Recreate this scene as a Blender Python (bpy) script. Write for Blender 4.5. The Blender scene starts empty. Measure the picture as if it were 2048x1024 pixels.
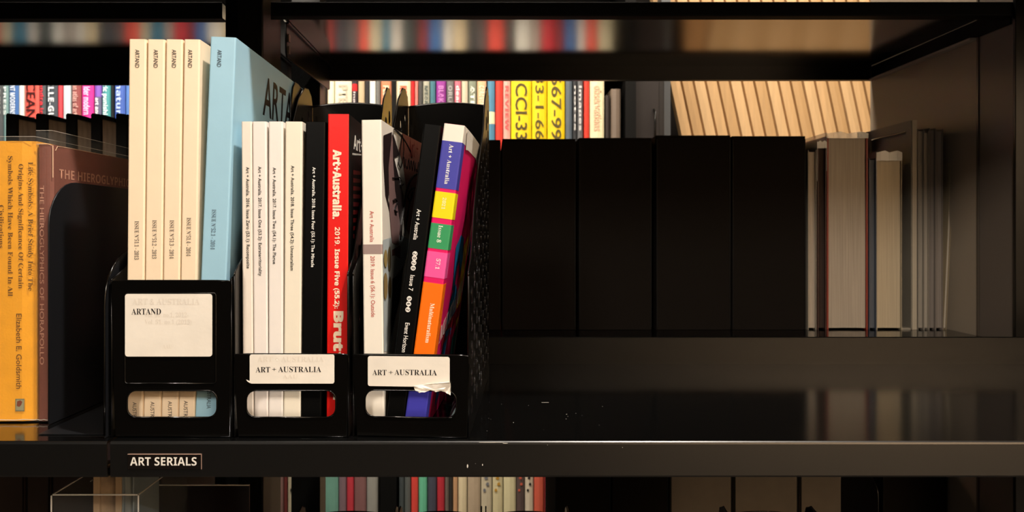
import bpy, bmesh, math, random
from mathutils import Vector, Matrix
random.seed(7)
C = bpy.context.scene.collection
sc = bpy.context.scene
PI = math.pi
ZC = 1.35                      # eye height (m)
F, CX, CY = 1400.0, 980.0, 465.0   # focal length and vanishing point, in pixels of the 2048x1024 frame

# ------------------------------------------------------------------ camera
cam = bpy.data.cameras.new('camera'); co = bpy.data.objects.new('camera', cam); C.objects.link(co)
co.location = (0, 0, ZC); co.rotation_euler = (PI/2, 0, 0)
cam.sensor_width = 36; cam.lens = F/2048*36
cam.shift_x = (1024-CX)/2048; cam.shift_y = -(512-CY)/2048
cam.clip_start = .02
cam.dof.use_dof = True; cam.dof.focus_distance = .6; cam.dof.aperture_fstop = 15
sc.camera = co
# ------------------------------------------------------------------ world, exposure
w = bpy.data.worlds.new('world'); sc.world = w; w.use_nodes = True
w.node_tree.nodes['Background'].inputs[0].default_value = (1, .86, .7, 1)
w.node_tree.nodes['Background'].inputs[1].default_value = .03
sc.view_settings.view_transform = 'Standard'; sc.view_settings.look = 'None'
sc.view_settings.gamma = 1; sc.view_settings.use_curve_mapping = False
sc.view_settings.exposure = -0.1
# ------------------------------------------------------------------ lights (library ceiling lamps, a low far light, added fills)
CEIL = 2.95
def area(name, loc, sx, sy, power, target, col=(1, .84, .66), spread=PI):
    l = bpy.data.lights.new(name, 'AREA'); l.shape = 'RECTANGLE'; l.size = sx; l.size_y = sy
    l.energy = power; l.color = col; l.spread = spread
    o = bpy.data.objects.new(name, l); C.objects.link(o); o.location = loc
    d = Vector(target)-Vector(loc); o.rotation_euler = d.to_track_quat('-Z', 'Y').to_euler()
    return o
def spot(name, loc, power, target, size=1.2, rad=.03, col=(1, .84, .66)):
    l = bpy.data.lights.new(name, 'SPOT'); l.energy = power; l.color = col; l.spot_size = size
    l.spot_blend = .5; l.shadow_soft_size = rad
    o = bpy.data.objects.new(name, l); C.objects.link(o); o.location = loc
    d = Vector(target)-Vector(loc); o.rotation_euler = d.to_track_quat('-Z', 'Y').to_euler()
    return o
L_KEY = spot('aisle_spotlight', (.42, .19, 2.86), 205, (-.15, .60, 1.25), 1.3, .03, (1, .90, .80))
L_FILL2 = area('aisle_fill_light', (1.1, -1.5, 2.75), .5, .5, 16, (-.1, .7, 1.3), (1, .88, .74))  # added fill without a fixture, lifts the covers that face right
L_FILL = area('aisle_fill_light', (-.9, -1.75, 2.80), .5, .5, 50, (.15, .7, 1.2), (1, .88, .74))  # added front fill without a fixture, reaches the books deep in the rack
L_WASH = area('wall_fill_light', (2.6, -2.3, 2.85), 1.6, .2, 350, (2.6, -3, 1.3), (1, .86, .70))  # added unseen light, brightens the wall that the shelf edge mirrors
L_FAR = area('far_aisle_light', (-.55, 1.65, 2.90), 2.2, .25, 66, (-.4, 2.6, 1.5), (1, .86, .70), 2.4)
L_COOL = area('far_aisle_light_cool', (-1.6, 1.95, 2.88), .5, .25, 5, (-1.5, 2.6, 1.7), (.85, .92, 1), 1.6)
L_WOOD = area('slat_wall_light', (1.35, 2.2, 2.90), .9, .3, 15, (1.2, 3.2, 1.6), (1, .88, .74), 2.2)
L_LOW = area('far_low_light', (-.3, 1.78, 1.75), 1.0, .1, 7, (-.4, 2.5, .45), (1, .86, .70), 2.0)

# ------------------------------------------------------------------ helpers
def lin(c): 
    c /= 255.0
    return c/12.92 if c <= .04045 else ((c+.055)/1.055)**2.4
def rgb(c): return (lin(c[0]), lin(c[1]), lin(c[2]), 1)
MATS = {}
def mat(name, c, rough=.6, spec=.5, metal=0, noise=0, nscale=40, bump=0, bscale=300, ior=1.5, stretch=None, coat=0):
    if name in MATS: return MATS[name]
    m = bpy.data.materials.new(name); m.use_nodes = True; nt = m.node_tree; b = nt.nodes['Principled BSDF']
    b.inputs['Base Color'].default_value = rgb(c); b.inputs['Roughness'].default_value = rough
    b.inputs['Specular IOR Level'].default_value = spec; b.inputs['Metallic'].default_value = metal
    b.inputs['IOR'].default_value = ior; b.inputs['Coat Weight'].default_value = coat
    b.inputs['Coat Roughness'].default_value = .08
    if noise or bump:
        tc = nt.nodes.new('ShaderNodeTexCoord'); mp = nt.nodes.new('ShaderNodeMapping')
        nt.links.new(tc.outputs['Object'], mp.inputs[0])
        if stretch: mp.inputs['Scale'].default_value = stretch
    if noise:
        n = nt.nodes.new('ShaderNodeTexNoise'); n.inputs['Scale'].default_value = nscale; n.inputs['Detail'].default_value = 5
        nt.links.new(mp.outputs[0], n.inputs['Vector'])
        mx = nt.nodes.new('ShaderNodeMix'); mx.data_type = 'RGBA'; mx.inputs[6].default_value = rgb(c)
        mx.inputs[7].default_value = rgb([max(0, v*(1-noise)) for v in c])
        nt.links.new(n.outputs['Fac'], mx.inputs[0]); nt.links.new(mx.outputs[2], b.inputs['Base Color'])
    if bump:
        n = nt.nodes.new('ShaderNodeTexNoise'); n.inputs['Scale'].default_value = bscale; n.inputs['Detail'].default_value = 4
        nt.links.new(mp.outputs[0], n.inputs['Vector'])
        bp = nt.nodes.new('ShaderNodeBump'); bp.inputs['Strength'].default_value = bump; bp.inputs['Distance'].default_value = .001
        nt.links.new(n.outputs['Fac'], bp.inputs['Height']); nt.links.new(bp.outputs[0], b.inputs['Normal'])
    MATS[name] = m; return m
def paper(c, rough=.55, noise=.07):
    if max(c) < 24: return mat('paper_black_%d' % c[0], [int(v*.6) for v in c], .4, .12, bump=.05, bscale=200)
    return mat('paper_%d_%d_%d' % tuple(c), c, rough, .4, noise=noise, nscale=25, bump=.08, bscale=180)
def ink(c): return mat('ink_%d_%d_%d' % tuple(c), c, .5, .3)
def plastic_clear(name, tint=(225, 228, 228), a=.82, rough=.12):
    if name in MATS: return MATS[name]
    m = bpy.data.materials.new(name); m.use_nodes = True; nt = m.node_tree
    b = nt.nodes['Principled BSDF']; out = nt.nodes['Material Output']
    b.inputs['Base Color'].default_value = rgb(tint); b.inputs['Roughness'].default_value = rough
    t = nt.nodes.new('ShaderNodeBsdfTransparent'); mx = nt.nodes.new('ShaderNodeMixShader')
    mx.inputs[0].default_value = a
    nt.links.new(b.outputs[0], mx.inputs[1]); nt.links.new(t.outputs[0], mx.inputs[2]); nt.links.new(mx.outputs[0], out.inputs[0])
    MATS[name] = m; return m

UNDER_METAL = mat('mirror_gloss_underside', (205, 203, 200), .15, .5, metal=1, ior=1.5, bump=.02, bscale=500)
BLACK_METAL = mat('black_powder_coat', (8, 8, 7), .30, .35, ior=1.5, bump=.02, bscale=900)
DECK_METAL = mat('black_gloss_shelf', (6, 6, 6), .12, .6, ior=1.95, bump=.015, bscale=700)
FASCIA_METAL = mat('black_shelf_edge', (7, 6, 5), .30, .6, ior=1.8)
PANEL_METAL = mat('grey_brown_panel', (172, 158, 140), .45, .5, ior=1.5, bump=.03, bscale=900)
MATT_BLACK = mat('matt_black', (7, 7, 7), .6, .15)
SIDE_PLASTIC = mat('black_side_plastic', (8, 7, 6), .26, .25)
FILE_PLASTIC = mat('black_gloss_plastic', (8, 7, 6), .13, .5, ior=1.5, bump=.06, bscale=25)
BOX_CLOTH = mat('black_box_cloth', (22, 18, 15), .85, .10, noise=.2, nscale=60, bump=.1, bscale=600)
PAGES = mat('page_edges', (226, 214, 196), .8, .2, noise=.14, nscale=14, stretch=(60, 60, 1))
GREY_PAGES = mat('aged_page_edges', (188, 176, 160), .85, .2, noise=.28, nscale=14, stretch=(50, 50, .6))
LABEL_PAPER = mat('label_paper', (243, 236, 224), .6, .35, noise=.10, nscale=30, bump=.35, bscale=60)

def tag(o, label, cat, group=None, kind=None):
    if label: o['label'] = label
    if cat: o['category'] = cat
    if group: o['group'] = group
    if kind: o['kind'] = kind
    return o
def empty(name, loc, label, cat, group=None, rot=(0, 0, 0)):
    o = bpy.data.objects.new(name, None); o.empty_display_size = .02; C.objects.link(o)
    o.location = loc; o.rotation_euler = rot
    return tag(o, label, cat, group)
def link(name, me, m, parent=None, smooth=False):
    o = bpy.data.objects.new(name, me); C.objects.link(o)
    if m: 
        me.materials.clear()
        for k in (m if isinstance(m, (list, tuple)) else [m]): me.materials.append(k)
    if smooth:
        for p in me.polygons: p.use_smooth = True
    if parent: o.parent = parent
    return o
def from_bm(name, bm, m, parent=None, smooth=False):
    bmesh.ops.recalc_face_normals(bm, faces=bm.faces)
    me = bpy.data.meshes.new(name); bm.to_mesh(me); bm.free()
    return link(name, me, m, parent, smooth)
def bm_box(bm, x0, x1, y0, y1, z0, z1, bev=0):
    v = [bm.verts.new((x, y, z)) for z in (z0, z1) for x, y in ((x0, y0), (x1, y0), (x1, y1), (x0, y1))]
    fs = [bm.faces.new([v[i] for i in f]) for f in ((3, 2, 1, 0), (4, 5, 6, 7), (0, 1, 5, 4), (1, 2, 6, 5), (2, 3, 7, 6), (3, 0, 4, 7))]
    if bev:
        es = list({e for f in fs for e in f.edges})
        bmesh.ops.bevel(bm, geom=es, offset=bev, segments=3, profile=.5, affect='EDGES')
def box(name, x0, x1, y0, y1, z0, z1, m, parent=None, bev=0, **k):
    bm = bmesh.new(); bm_box(bm, x0, x1, y0, y1, z0, z1, bev); return from_bm(name, bm, m, parent)
def bm_prism(bm, pts, z0, z1, fmap=lambda p: p):
    """closed outline in (a,b) swept along the third axis, mapped to space by fmap((a,b,c))"""
    a = [bm.verts.new(fmap((p[0], p[1], z0))) for p in pts]; b = [bm.verts.new(fmap((p[0], p[1], z1))) for p in pts]
    n = len(pts)
    for i in range(n): bm.faces.new((a[i], a[(i+1) % n], b[(i+1) % n], b[i]))
    bm.faces.new(a[::-1]); bm.faces.new(b)
def tube_bm(bm, pts, r, n=8):
    rings = []
    for i, p in enumerate(pts):
        p = Vector(p); d = (Vector(pts[min(i+1, len(pts)-1)])-Vector(pts[max(i-1, 0)])).normalized()
        u = d.orthogonal().normalized(); v = d.cross(u)
        rings.append([bm.verts.new(p+r*(math.cos(2*PI*k/n)*u+math.sin(2*PI*k/n)*v)) for k in range(n)])
    for a, b in zip(rings, rings[1:]):
        o = min(range(n), key=lambda s: (b[s].co-a[0].co).length)
        for k in range(n): bm.faces.new((a[k], a[(k+1) % n], b[(k+1+o) % n], b[(k+o) % n]))
    bm.faces.new(rings[0]); bm.faces.new(rings[-1])
def rrect(x0, y0, x1, y1, r, n=5, corners=(1, 1, 1, 1)):
    out = []
    for (cx, cy, a0), c in zip(((x1-r, y0+r, -90), (x1-r, y1-r, 0), (x0+r, y1-r, 90), (x0+r, y0+r, 180)), corners):
        if c: out += [(cx+r*math.cos(math.radians(a0+90*k/n)), cy+r*math.sin(math.radians(a0+90*k/n))) for k in range(n+1)]
        else: out.append((cx+(r if a0 in (-90, 0) else -r), cy+(-r if a0 in (-90, 180) else r)))
    return out
def plate_mesh(outer, holes, T, bev=0):
    c = bpy.data.curves.new('c', 'CURVE'); c.dimensions = '2D'; c.fill_mode = 'BOTH'
    c.extrude = max(T/2-bev, 0); c.bevel_depth = bev; c.bevel_resolution = 1; c.offset = -bev
    for pts in [outer]+list(holes):
        s = c.splines.new('POLY'); s.points.add(len(pts)-1)
        for i, p in enumerate(pts): s.points[i].co = (p[0], p[1], 0, 1)
        s.use_cyclic_u = True
    o = bpy.data.objects.new('c', c); me = bpy.data.meshes.new_from_object(o)
    bpy.data.objects.remove(o); bpy.data.curves.remove(c); return me
FRONT = Matrix(((1, 0, 0, 0), (0, 0, -1, 0), (0, 1, 0, 0), (0, 0, 0, 1)))      # (u,v,w) -> (u,-w,v): faces the camera
SIDE = Matrix(((0, 0, 1, 0), (1, 0, 0, 0), (0, 1, 0, 0), (0, 0, 0, 1)))        # (u,v,w) -> (w,u,v): faces +x
SPINE = Matrix(((0, 1, 0, 0), (0, 0, -1, 0), (-1, 0, 0, 0), (0, 0, 0, 1)))     # text running down a spine
def plate(name, outer, holes, T, m, parent, M=FRONT, at=(0, 0, 0), bev=0, smooth=False):
    me = plate_mesh(outer, holes, T, bev); me.transform(Matrix.Translation(at) @ M)
    return link(name, me, m, parent, smooth)
def alpha(s, up, lo, dg):
    o = ''
    for ch in s:
        if 'A' <= ch <= 'Z': o += chr(up+ord(ch)-65)
        elif 'a' <= ch <= 'z': o += chr(lo+ord(ch)-97)
        elif '0' <= ch <= '9': o += chr(dg+ord(ch)-48)
        else: o += ch
    return o
FONT = {'sans': lambda s: s, 'bold': lambda s: alpha(s, 0x1D5D4, 0x1D5EE, 0x1D7EC), 'serif': lambda s: alpha(s, 0x1D400, 0x1D41A, 0x1D7CE)}
_cap = {}
def text_mesh(s, font='sans', off=0, res=3, sp=1.0):
    c = bpy.data.curves.new('t', 'FONT'); c.body = FONT[font](s); c.resolution_u = res; c.offset = off; c.space_character = sp
    o = bpy.data.objects.new('t', c); me = bpy.data.meshes.new_from_object(o)
    bpy.data.objects.remove(o); bpy.data.curves.remove(c); return me
def lettering(s, font, L, cap, M, m, parent, off=0, name='lettering', sp=1.0):
    """text whose ink is L long and whose capitals are cap tall; baseline start at the origin of M"""
    me = text_mesh(s, font, off, sp=sp)
    xs = [v.co.x for v in me.vertices]; x0, x1 = min(xs), max(xs)
    me.transform(M @ Matrix.Diagonal((L/(x1-x0), cap/.69, 1, 1)) @ Matrix.Translation((-x0, 0, 0)))
    return link(name, me, m, parent)
def W(px, py, Y): return Vector(((px-CX)/F*Y, Y, ZC+(CY-py)/F*Y))
def pxof(v): return (CX+v[0]/v[1]*F, CY-(v[2]-ZC)/v[1]*F)

# =================================================================== THE ROOM
def structure(name, *a, **k):
    o = box(name, *a, **k); o['kind'] = 'structure'; return o
FLOOR_M = mat('grey_carpet', (70, 66, 62), .9, .2, noise=.3, nscale=200)
CEIL_M = mat('dark_ceiling', (58, 52, 47), .8, .2)
WALL_D = mat('dark_wall_paint', (46, 42, 39), .7, .3)
WALL_L = mat('warm_wall_paint', (170, 150, 125), .7, .3)
structure('floor', -3.2, 3.6, -3, 3.9, -.1, 0, FLOOR_M)
structure('ceiling', -3.2, 3.6, -3, 3.9, CEIL, CEIL+.1, CEIL_M)
structure('wall_left', -3.3, -3.2, -3, 3.9, 0, CEIL, WALL_D)
structure('wall_right', 3.6, 3.7, -3, 3.9, 0, CEIL, WALL_D)
structure('wall_front', -3.2, 3.6, -3.1, -3, 0, CEIL, WALL_L)
structure('wall_back', -3.2, 3.6, 3.9, 4.0, 0, CEIL, WALL_D)

# slatted timber wall seen through the opening on the right
TIMBER = [mat('timber_slat_%d' % i, c, .55, .35, noise=.16, nscale=5, stretch=(14, 14, .9)) for i, c in enumerate(((218, 178, 128), (206, 166, 116), (225, 187, 138)))]
slat_wall = empty('slatted_wall', (0, 3.05, 0), None, None); slat_wall.name = 'trim_1'; slat_wall['kind'] = 'structure'
YW = 3.05
box('backing_board', .86, 2.6, .04, .06, 0, 2.9, mat('slat_backing', (176, 132, 86), .8, .2), slat_wall)
lean = math.tan(math.radians(12)); pitch = 24.3/F*YW
for i in range(20):
    xa = (1352-CX)/F*YW + i*pitch                      # x where the slat crosses the height of pixel row 220
    bm = bmesh.new(); z0, z1, zr = .9, 2.55, ZC+(CY-220)/F*YW
    x = lambda z, d: xa+d-(z-zr)*lean
    wd = pitch-.0045
    for y in (0,):
        v = [bm.verts.new((x(z, d), yy, z)) for z in (z0, z1) for d, yy in ((0, .04), (0.003, .004), (wd*.5, 0), (wd-.003, .004), (wd, .04))]
        for k in range(5): bm.faces.new((v[k], v[(k+1) % 5], v[5+(k+1) % 5], v[5+k]))
        bm.faces.new(v[:5][::-1]); bm.faces.new(v[5:])
    from_bm('slat', bm, TIMBER[i % 3], slat_wall)
edge_strip = structure('trim_2', (1323-CX)/F*2.98, (1341-CX)/F*2.98, 2.98, 3.05, 0, 2.9, mat('slate_strip', (84, 88, 92), .5, .4))

# =================================================================== FAR BOOKCASE
YF = 2.5
fb = empty('far_bookcase', (-.6, YF+.15, 0), 'tall black bookcase across the far aisle filled with colourful books', 'bookcase')
def fbx(*a, **k): return box(*a, fb, **k)
ox, oy = -.6, YF+.15
def fbox(name, x0, x1, y0, y1, z0, z1, m=MATT_BLACK): return box(name, x0-ox, x1-ox, y0-oy, y1-oy, z0, z1, m, fb)
XR = (1243-CX)/F*YF
zr = [.26, .62, .93, 1.26, 1.59, 1.95]       # deck tops
for z in zr: fbox('shelf_board', -2.0, XR+.012, YF+.01, YF+.30, z-.03, z)
fbox('top_board', -2.0, XR+.012, YF+.0, YF+.30, 2.35, 2.38)
fbox('back_panel', -2.0, XR+.012, YF+.30, YF+.31, 0, 2.38)
fbox('side_panel', -2.03, -2.0, YF-.01, YF+.31, 0, 2.38)
fbox('side_panel', XR+.012, XR+.05, YF-.01, YF+.31, 0, 2.38)
fbox('plinth', -2.0, XR+.012, YF+.03, YF+.05, 0, .23)
for a, b in (((784-CX)/F*YF, (791-CX)/F*YF), ((567-CX)/F*YF-.012, (575-CX)/F*YF-.01)):
    for k in range(len(zr)-1):
        if k == 4: fbox('upright', a, b, YF-.004, YF+.29, zr[k], zr[k+1]-.03)
# dark end cabinet between the books and the timber wall
dc = empty('end_cabinet', ((1283-CX)/F*2.62+.016, 2.75, 0), 'dark cabinet end between the far books and the timber slats', 'cabinet')
box('body', -.06, .072, -.12, .15, 0, 2.2, mat('cabinet_dark', (26, 22, 21), .5, .4), dc, .004)
box('door_panel', -.05, .05, -.13, -.121, .1, 2.1, mat('cabinet_door', (34, 28, 28), .5, .4), dc, .002)
bm = bmesh.new(); tube_bm(bm, [(.03, -.132, 1.67), (.03, -.15, 1.68), (.03, -.15, 1.80), (.03, -.132, 1.81)], .004); from_bm('handle', bm, BLACK_METAL, dc, True)

def far_book(x0, x1, h, base, col, label, group, txt=None, tcol=(240, 235, 225), tcap=.5, lean_=0, y=YF, band=None, d=.2, off=0, z0=None, z1=None, cream=False, tf='bold'):
    X0, X1 = (x0-CX)/F*y, (x1-CX)/F*y; t = (X1-X0)-.0016
    name = 'book'
    root = empty(name, (X0+.0008, y+off, base+.0005), label, 'book', group, (0, lean_, 0))
    bm = bmesh.new(); r = min(.006, t*.2)
    bm_prism(bm, [(0, d), (0, r), (t*.15, .001), (t*.5, -.0025), (t*.85, .001), (t, r), (t, d)], 0, h)
    m = paper(col, .45, .12)
    from_bm('cover', bm, m, root)
    box('page_block', .0015, t-.0015, .004, d-.003, h-.0001, h+.0006, PAGES, root)
    if band:
        for (pa, pb, bc) in band:
            za = ZC+(CY-pb)/F*y-base; zb = min(h, ZC+(CY-pa)/F*y-base)
            bm = bmesh.new(); bm_prism(bm, [(-.0002, r+.01), (-.0002, r), (t*.15, .0005), (t*.5, -.003), (t*.85, .0005), (t+.0002, r), (t+.0002, r+.01)], za, zb)
            from_bm('colour_band', bm, paper(bc, .45), root)
    if txt:
        za = (ZC+(CY-(z1 or 166))/F*y-base); zb = (ZC+(CY-(z0 or 276))/F*y-base)
        cap = t*tcap
        M = Matrix.Translation((t/2-cap/2, -.0036, za)) @ SPINE
        lettering(txt, tf, za-zb, cap, M, ink(tcol), root, off=.01)
    return root
G1 = 'books on the far bookcase shelf seen over the back shelf'
base1 = zr[4]
L = 'far behind the yellow book'
rows_left = [
 (-30, -12, (70, 90, 110), None, None, 'dusty blue book at the far left frame edge '+L),
 (-11, 5, (78, 82, 84), 'LIVING', (220, 220, 215), 'dark grey book with white letters '+L),
 (5.5, 16, (118, 152, 150), 'PRESS', (225, 235, 230), 'grey-green book left of the blue one '+L),
 (16.5, 36, (64, 108, 170), 'ENT MODERNS', (225, 235, 245), 'blue book titled ENT MODERNS '+L),
 (36.5, 47, (238, 238, 228), None, None, 'plain white book left of the salmon OCEAN book '+L),
 (48, 77, (232, 92, 80), 'OCEAN', (60, 25, 25), 'salmon-red book with large black letters OCEAN '+L),
 (78, 91, (74, 80, 84), 'andra in', (225, 60, 70), 'dark grey book with red lettering '+L),
 (92, 114, (66, 74, 82), 'VELLE-GUI', (232, 235, 235), 'slate book with tall white letters VELLE-G '+L),
 (115, 124, (232, 66, 76), None, None, 'thin bright red book right of the slate VELLE-G book '+L),
 (125, 140, (208, 224, 228), None, None, 'pale ice-blue book '+L),
 (142, 161, (142, 70, 68), 'an atlas of art', (205, 160, 150), 'brick-brown book '+L),
 (162, 186, (228, 46, 148), 'lder modern', (250, 200, 230), 'magenta pink book '+L),
 (188, 202, (98, 96, 128), 'art and', (240, 240, 240), 'purple and charcoal book lettered art and '+L),
 (203, 220, (74, 158, 164), 'ric punishi', (230, 245, 245), 'teal book with white lettering '+L),
 (221, 227, (22, 24, 28), None, None, 'thin black book right of the teal one '+L),
 (228, 249, (68, 100, 182), 'natur', (170, 190, 230), 'royal blue book '+L),
 (250, 270, (92, 132, 200), None, None, 'light blue book half hidden by the cream magazines '+L)]
for i, (a, b, c, t, tc, lab) in enumerate(rows_left):
    kw = {}
    if t == 'OCEAN': kw = dict(z1=140, z0=238, tcap=.62, tf='sans')
    elif t: kw = dict(z1=166+4*(i % 3), z0=230, tcap=.5)
    if t == 'art and': kw = dict(z1=196, z0=232, tcap=.5, band=[(140, 194, (128, 88, 184))])
    if t == 'VELLE-GUI': kw = dict(z1=150, z0=246, tcap=.5)
    far_book(a, b, .303+.005*((i*7) % 4), base1, c, lab, G1, t, tc or (255, 255, 255), **kw)
R = 'far behind, above the files'
rows_right = [
 (578, 595, (236, 228, 210), None, None, 'pale book nearest the blue magazine '+R),
 (596, 613, (222, 208, 176), None, None, 'beige book second from the blue magazine '+R),
 (614, 630, (236, 234, 226), None, None, 'off-white book left of the orange one '+R),
 (631, 643, (224, 92, 56), None, None, 'orange book beside the thin metal rod '+R),
 (644, 652, (60, 60, 66), None, None, 'narrow charcoal book beside the thin metal rod '+R),
 (655, 668, (240, 238, 204), None, None, 'pale lemon book left of the cream lettered one '+R),
 (669, 703, (232, 224, 198), 'PTE', (176, 168, 150), 'wide cream book with faded grey capitals '+R),
 (704, 714, (58, 52, 60), 'ing', (220, 210, 210), 'dark book with a red block near its top '+R),
 (716, 729, (196, 178, 146), None, None, 'tan book between two dark ones '+R),
 (730, 738, (48, 48, 52), None, None, 'narrow black book left of the white one '+R),
 (739, 751, (240, 240, 234), None, None, 'clean white book '+R),
 (752, 760, (118, 120, 118), None, None, 'narrow grey book right of the white one '+R),
 (761, 783, (206, 132, 98), 'PLACES', (240, 220, 190), 'mottled orange-brown book before the black upright '+R),
 (792, 821, (240, 222, 190), 'NORTH', (206, 96, 70), 'cream book with rust lettering right of the black upright '+R),
 (822, 829, (218, 44, 50), None, None, 'thin red book right of the cream rust-lettered one '+R),
 (830, 836, (232, 150, 140), None, None, 'thin coral pink book right of the red one '+R),
 (837, 845, (84, 84, 84), None, None, 'thin charcoal book left of the sage one '+R),
 (846, 859, (176, 176, 160), 'MEAN', (80, 90, 84), 'sage grey book with dark capitals '+R),
 (860, 871, (74, 124, 138), None, None, 'teal-blue book left of the purple one '+R),
 (872, 892, (150, 58, 152), 'BLAKE', (190, 120, 190), 'purple book '+R),
 (893, 908, (112, 112, 112), 'ORLA', (160, 160, 160), 'mid grey book right of the purple one '+R),
 (909, 922, (222, 116, 136), 'dead', (250, 220, 220), 'rose pink book right of the grey one '+R),
 (923, 936, (206, 196, 174), None, None, 'stone beige book right of the rose one '+R),
 (937, 953, (132, 142, 126), 'ATE', (226, 226, 214), 'grey-green book with white letters ATE '+R),
 (954, 973, (238, 186, 146), 'CARAVAN', (250, 226, 200), 'peach book left of the blue banded one '+R),
 (975, 990, (84, 140, 172), None, None, 'blue book with a cream middle band '+R),
 (991, 1006, (234, 66, 54), None, None, 'bright red book left of the yellow volumes '+R),
 (1006.5, 1021, (244, 178, 166), 'REVIEW', (206, 90, 90), 'pink book with red print left of the yellow volumes '+R),
 (1022, 1063, (250, 214, 20), 'CCI-33', (74, 64, 30), 'yellow volume lettered CCI-33 '+R),
 (1064, 1094, (250, 212, 18), '33-1-66', (84, 74, 30), 'yellow volume lettered 33-1-66 '+R),
 (1095, 1130, (248, 212, 22), '667-99', (84, 74, 34), 'yellow volume lettered 667-99 '+R),
 (1131, 1145, (92, 104, 116), None, None, 'slate blue book right of the yellow volumes '+R),
 (1146, 1154, (58, 60, 64), 'notes', (200, 200, 200), 'narrow dark book with white lettering '+R),
 (1155, 1166, (104, 106, 110), 'images', (210, 210, 210), 'grey book with white lettering left of the red one '+R),
 (1168, 1179, (226, 66, 52), None, None, 'red book left of the last cream book '+R),
 (1180, 1209, (246, 236, 196), 'observations', (226, 180, 150), 'last wide cream book '+R),
 (1211, 1220, (50, 42, 40), None, None, 'thin dark brown book in the shade '+R),
 (1222, 1242, (118, 104, 92), None, None, 'taupe book at the dark end '+R)]
for i, (a, b, c, t, tc, lab) in enumerate(rows_right):
    kw = {}
    if t: kw = dict(z1=172, z0=212 if a < 970 else 262, tcap=.5)
    if c[2] < 40 and c[0] > 200: kw = dict(z1={'CCI-33': 167, '33-1-66': 150, '667-99': 150}[t], z0=280, tcap=.56, tf='sans')
    if t == 'PTE': kw = dict(z1=170, z0=206, tcap=.5)
    if lab.startswith('dark book with a red'): kw = dict(z1=184, z0=206, tcap=.4, band=[(168, 182, (226, 40, 46))])
    if lab.startswith('blue book with a cream'): kw = dict(band=[(224, 248, (236, 228, 190))])
    far_book(a, b, (.303+.005*((i*5) % 4)) if a < 1200 else (.272 if a > 1220 else .25), base1, c, lab, G1, t, tc or (255, 255, 255), **kw)
# lower row, seen under the near shelf
G2 = 'books on the lowest far shelf seen under the front shelf'
U = 'below the front shelf edge'
rows_low = [
 (535, 549, (104, 76, 72), 'mauve-brown book at the left end '), (549.5, 566, (114, 88, 84), 'wide dusky brown book next to the left end '),
 (567, 574, (92, 40, 38), 'thin oxblood book '), (575, 606, (176, 168, 144), 'cream book with black marks left of the taller patterned one '),
 (606.5, 640, (166, 154, 124), 'cream patterned book with black strokes beside the green one '), (641, 676, (104, 152, 138), 'wide sea-green book '),
 (677, 692, (120, 100, 108), 'mauve grey book right of the sea-green one '), (693, 707, (186, 58, 70), 'crimson book left of the mauve pair '),
 (708, 732, (126, 90, 90), 'wide dull mauve book '), (733, 755, (148, 148, 142), 'grey book with a small blue mark at its top '),
 (798, 808, (70, 78, 80), 'slate book right of the dark gap '), (809, 821, (92, 98, 96), 'grey book left of the vermilion one '),
 (822, 836, (222, 76, 68), 'vermilion book left of the mint one '), (837, 854, (108, 194, 158), 'mint green book '),
 (855, 873, (74, 76, 90), 'navy-grey book right of the mint one '), (874, 889, (190, 54, 66), 'crimson book right of the navy-grey one '),
 (890, 898, (116, 108, 100), 'thin taupe book '), (898.5, 905, (56, 56, 54), 'thin black book right of the taupe one '),
 (906, 915, (208, 164, 124), 'thin tan book '), (916, 934, (226, 212, 176), 'cream book right of the tan one '),
 (935, 961, (184, 166, 142), 'wide beige book '), (962, 984, (202, 192, 166), 'cream book with grey blots '),
 (985, 1006, (214, 204, 164), 'straw cream book with ochre spots '), (1007, 1032, (218, 210, 170), 'pale straw book left of the speckled dark one '),
 (1033, 1049, (92, 76, 74), 'dark speckled book '), (1050, 1067, (214, 202, 180), 'ivory book right of the dark speckled one '),
 (1068, 1088, (206, 96, 76), 'terracotta book '), (1089, 1097, (168, 60, 62), 'thin brick-red book near the right end '),
 (1098, 1110, (112, 110, 106), 'grey book at the right end ')]
for i, (a, b, c, lab) in enumerate(rows_low):
    r = far_book(a, b, .300+.006*((i*3) % 4), zr[0], c, lab+U, G2)
    # printed marks on the decorated spines
    if 'marks' in lab or 'patterned' in lab or 'blots' in lab or 'ochre' in lab or 'speckled' in lab or 'blue mark' in lab:
        t = (b-a)/F*YF
        col = {'ochre': (170, 130, 50), 'blots': (110, 112, 118), 'blue mark': (80, 120, 170)}
        cc = next((v for k, v in col.items() if k in lab), (30, 28, 26))
        if 'speckled' in lab and 'right of' not in lab and 'left of' not in lab: cc = (190, 90, 70)
        if lab.startswith('pale straw') : continue
        bm = bmesh.new()
        for q in range(3 if 'blue' in lab else 7):
            z = .17+.022*q if 'blue' not in lab else .25+.004*q
            x = t*(.3+.4*((q*37) % 10)/10); rr = t*.13
            pts = [(x+rr*math.cos(k*PI/4)*(1+.3*((k*q) % 3)), z+rr*1.3*math.sin(k*PI/4)) for k in range(8)]
            bm_prism(bm, pts, .0028, .0036, lambda p: (p[0], -p[2], p[1]))
        o = from_bm('printed_motif', bm, ink(cc), r)
fbox('upright', (761-CX)/F*YF, (793-CX)/F*YF, YF-.004, YF+.29, zr[0], zr[1]-.03)
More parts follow.
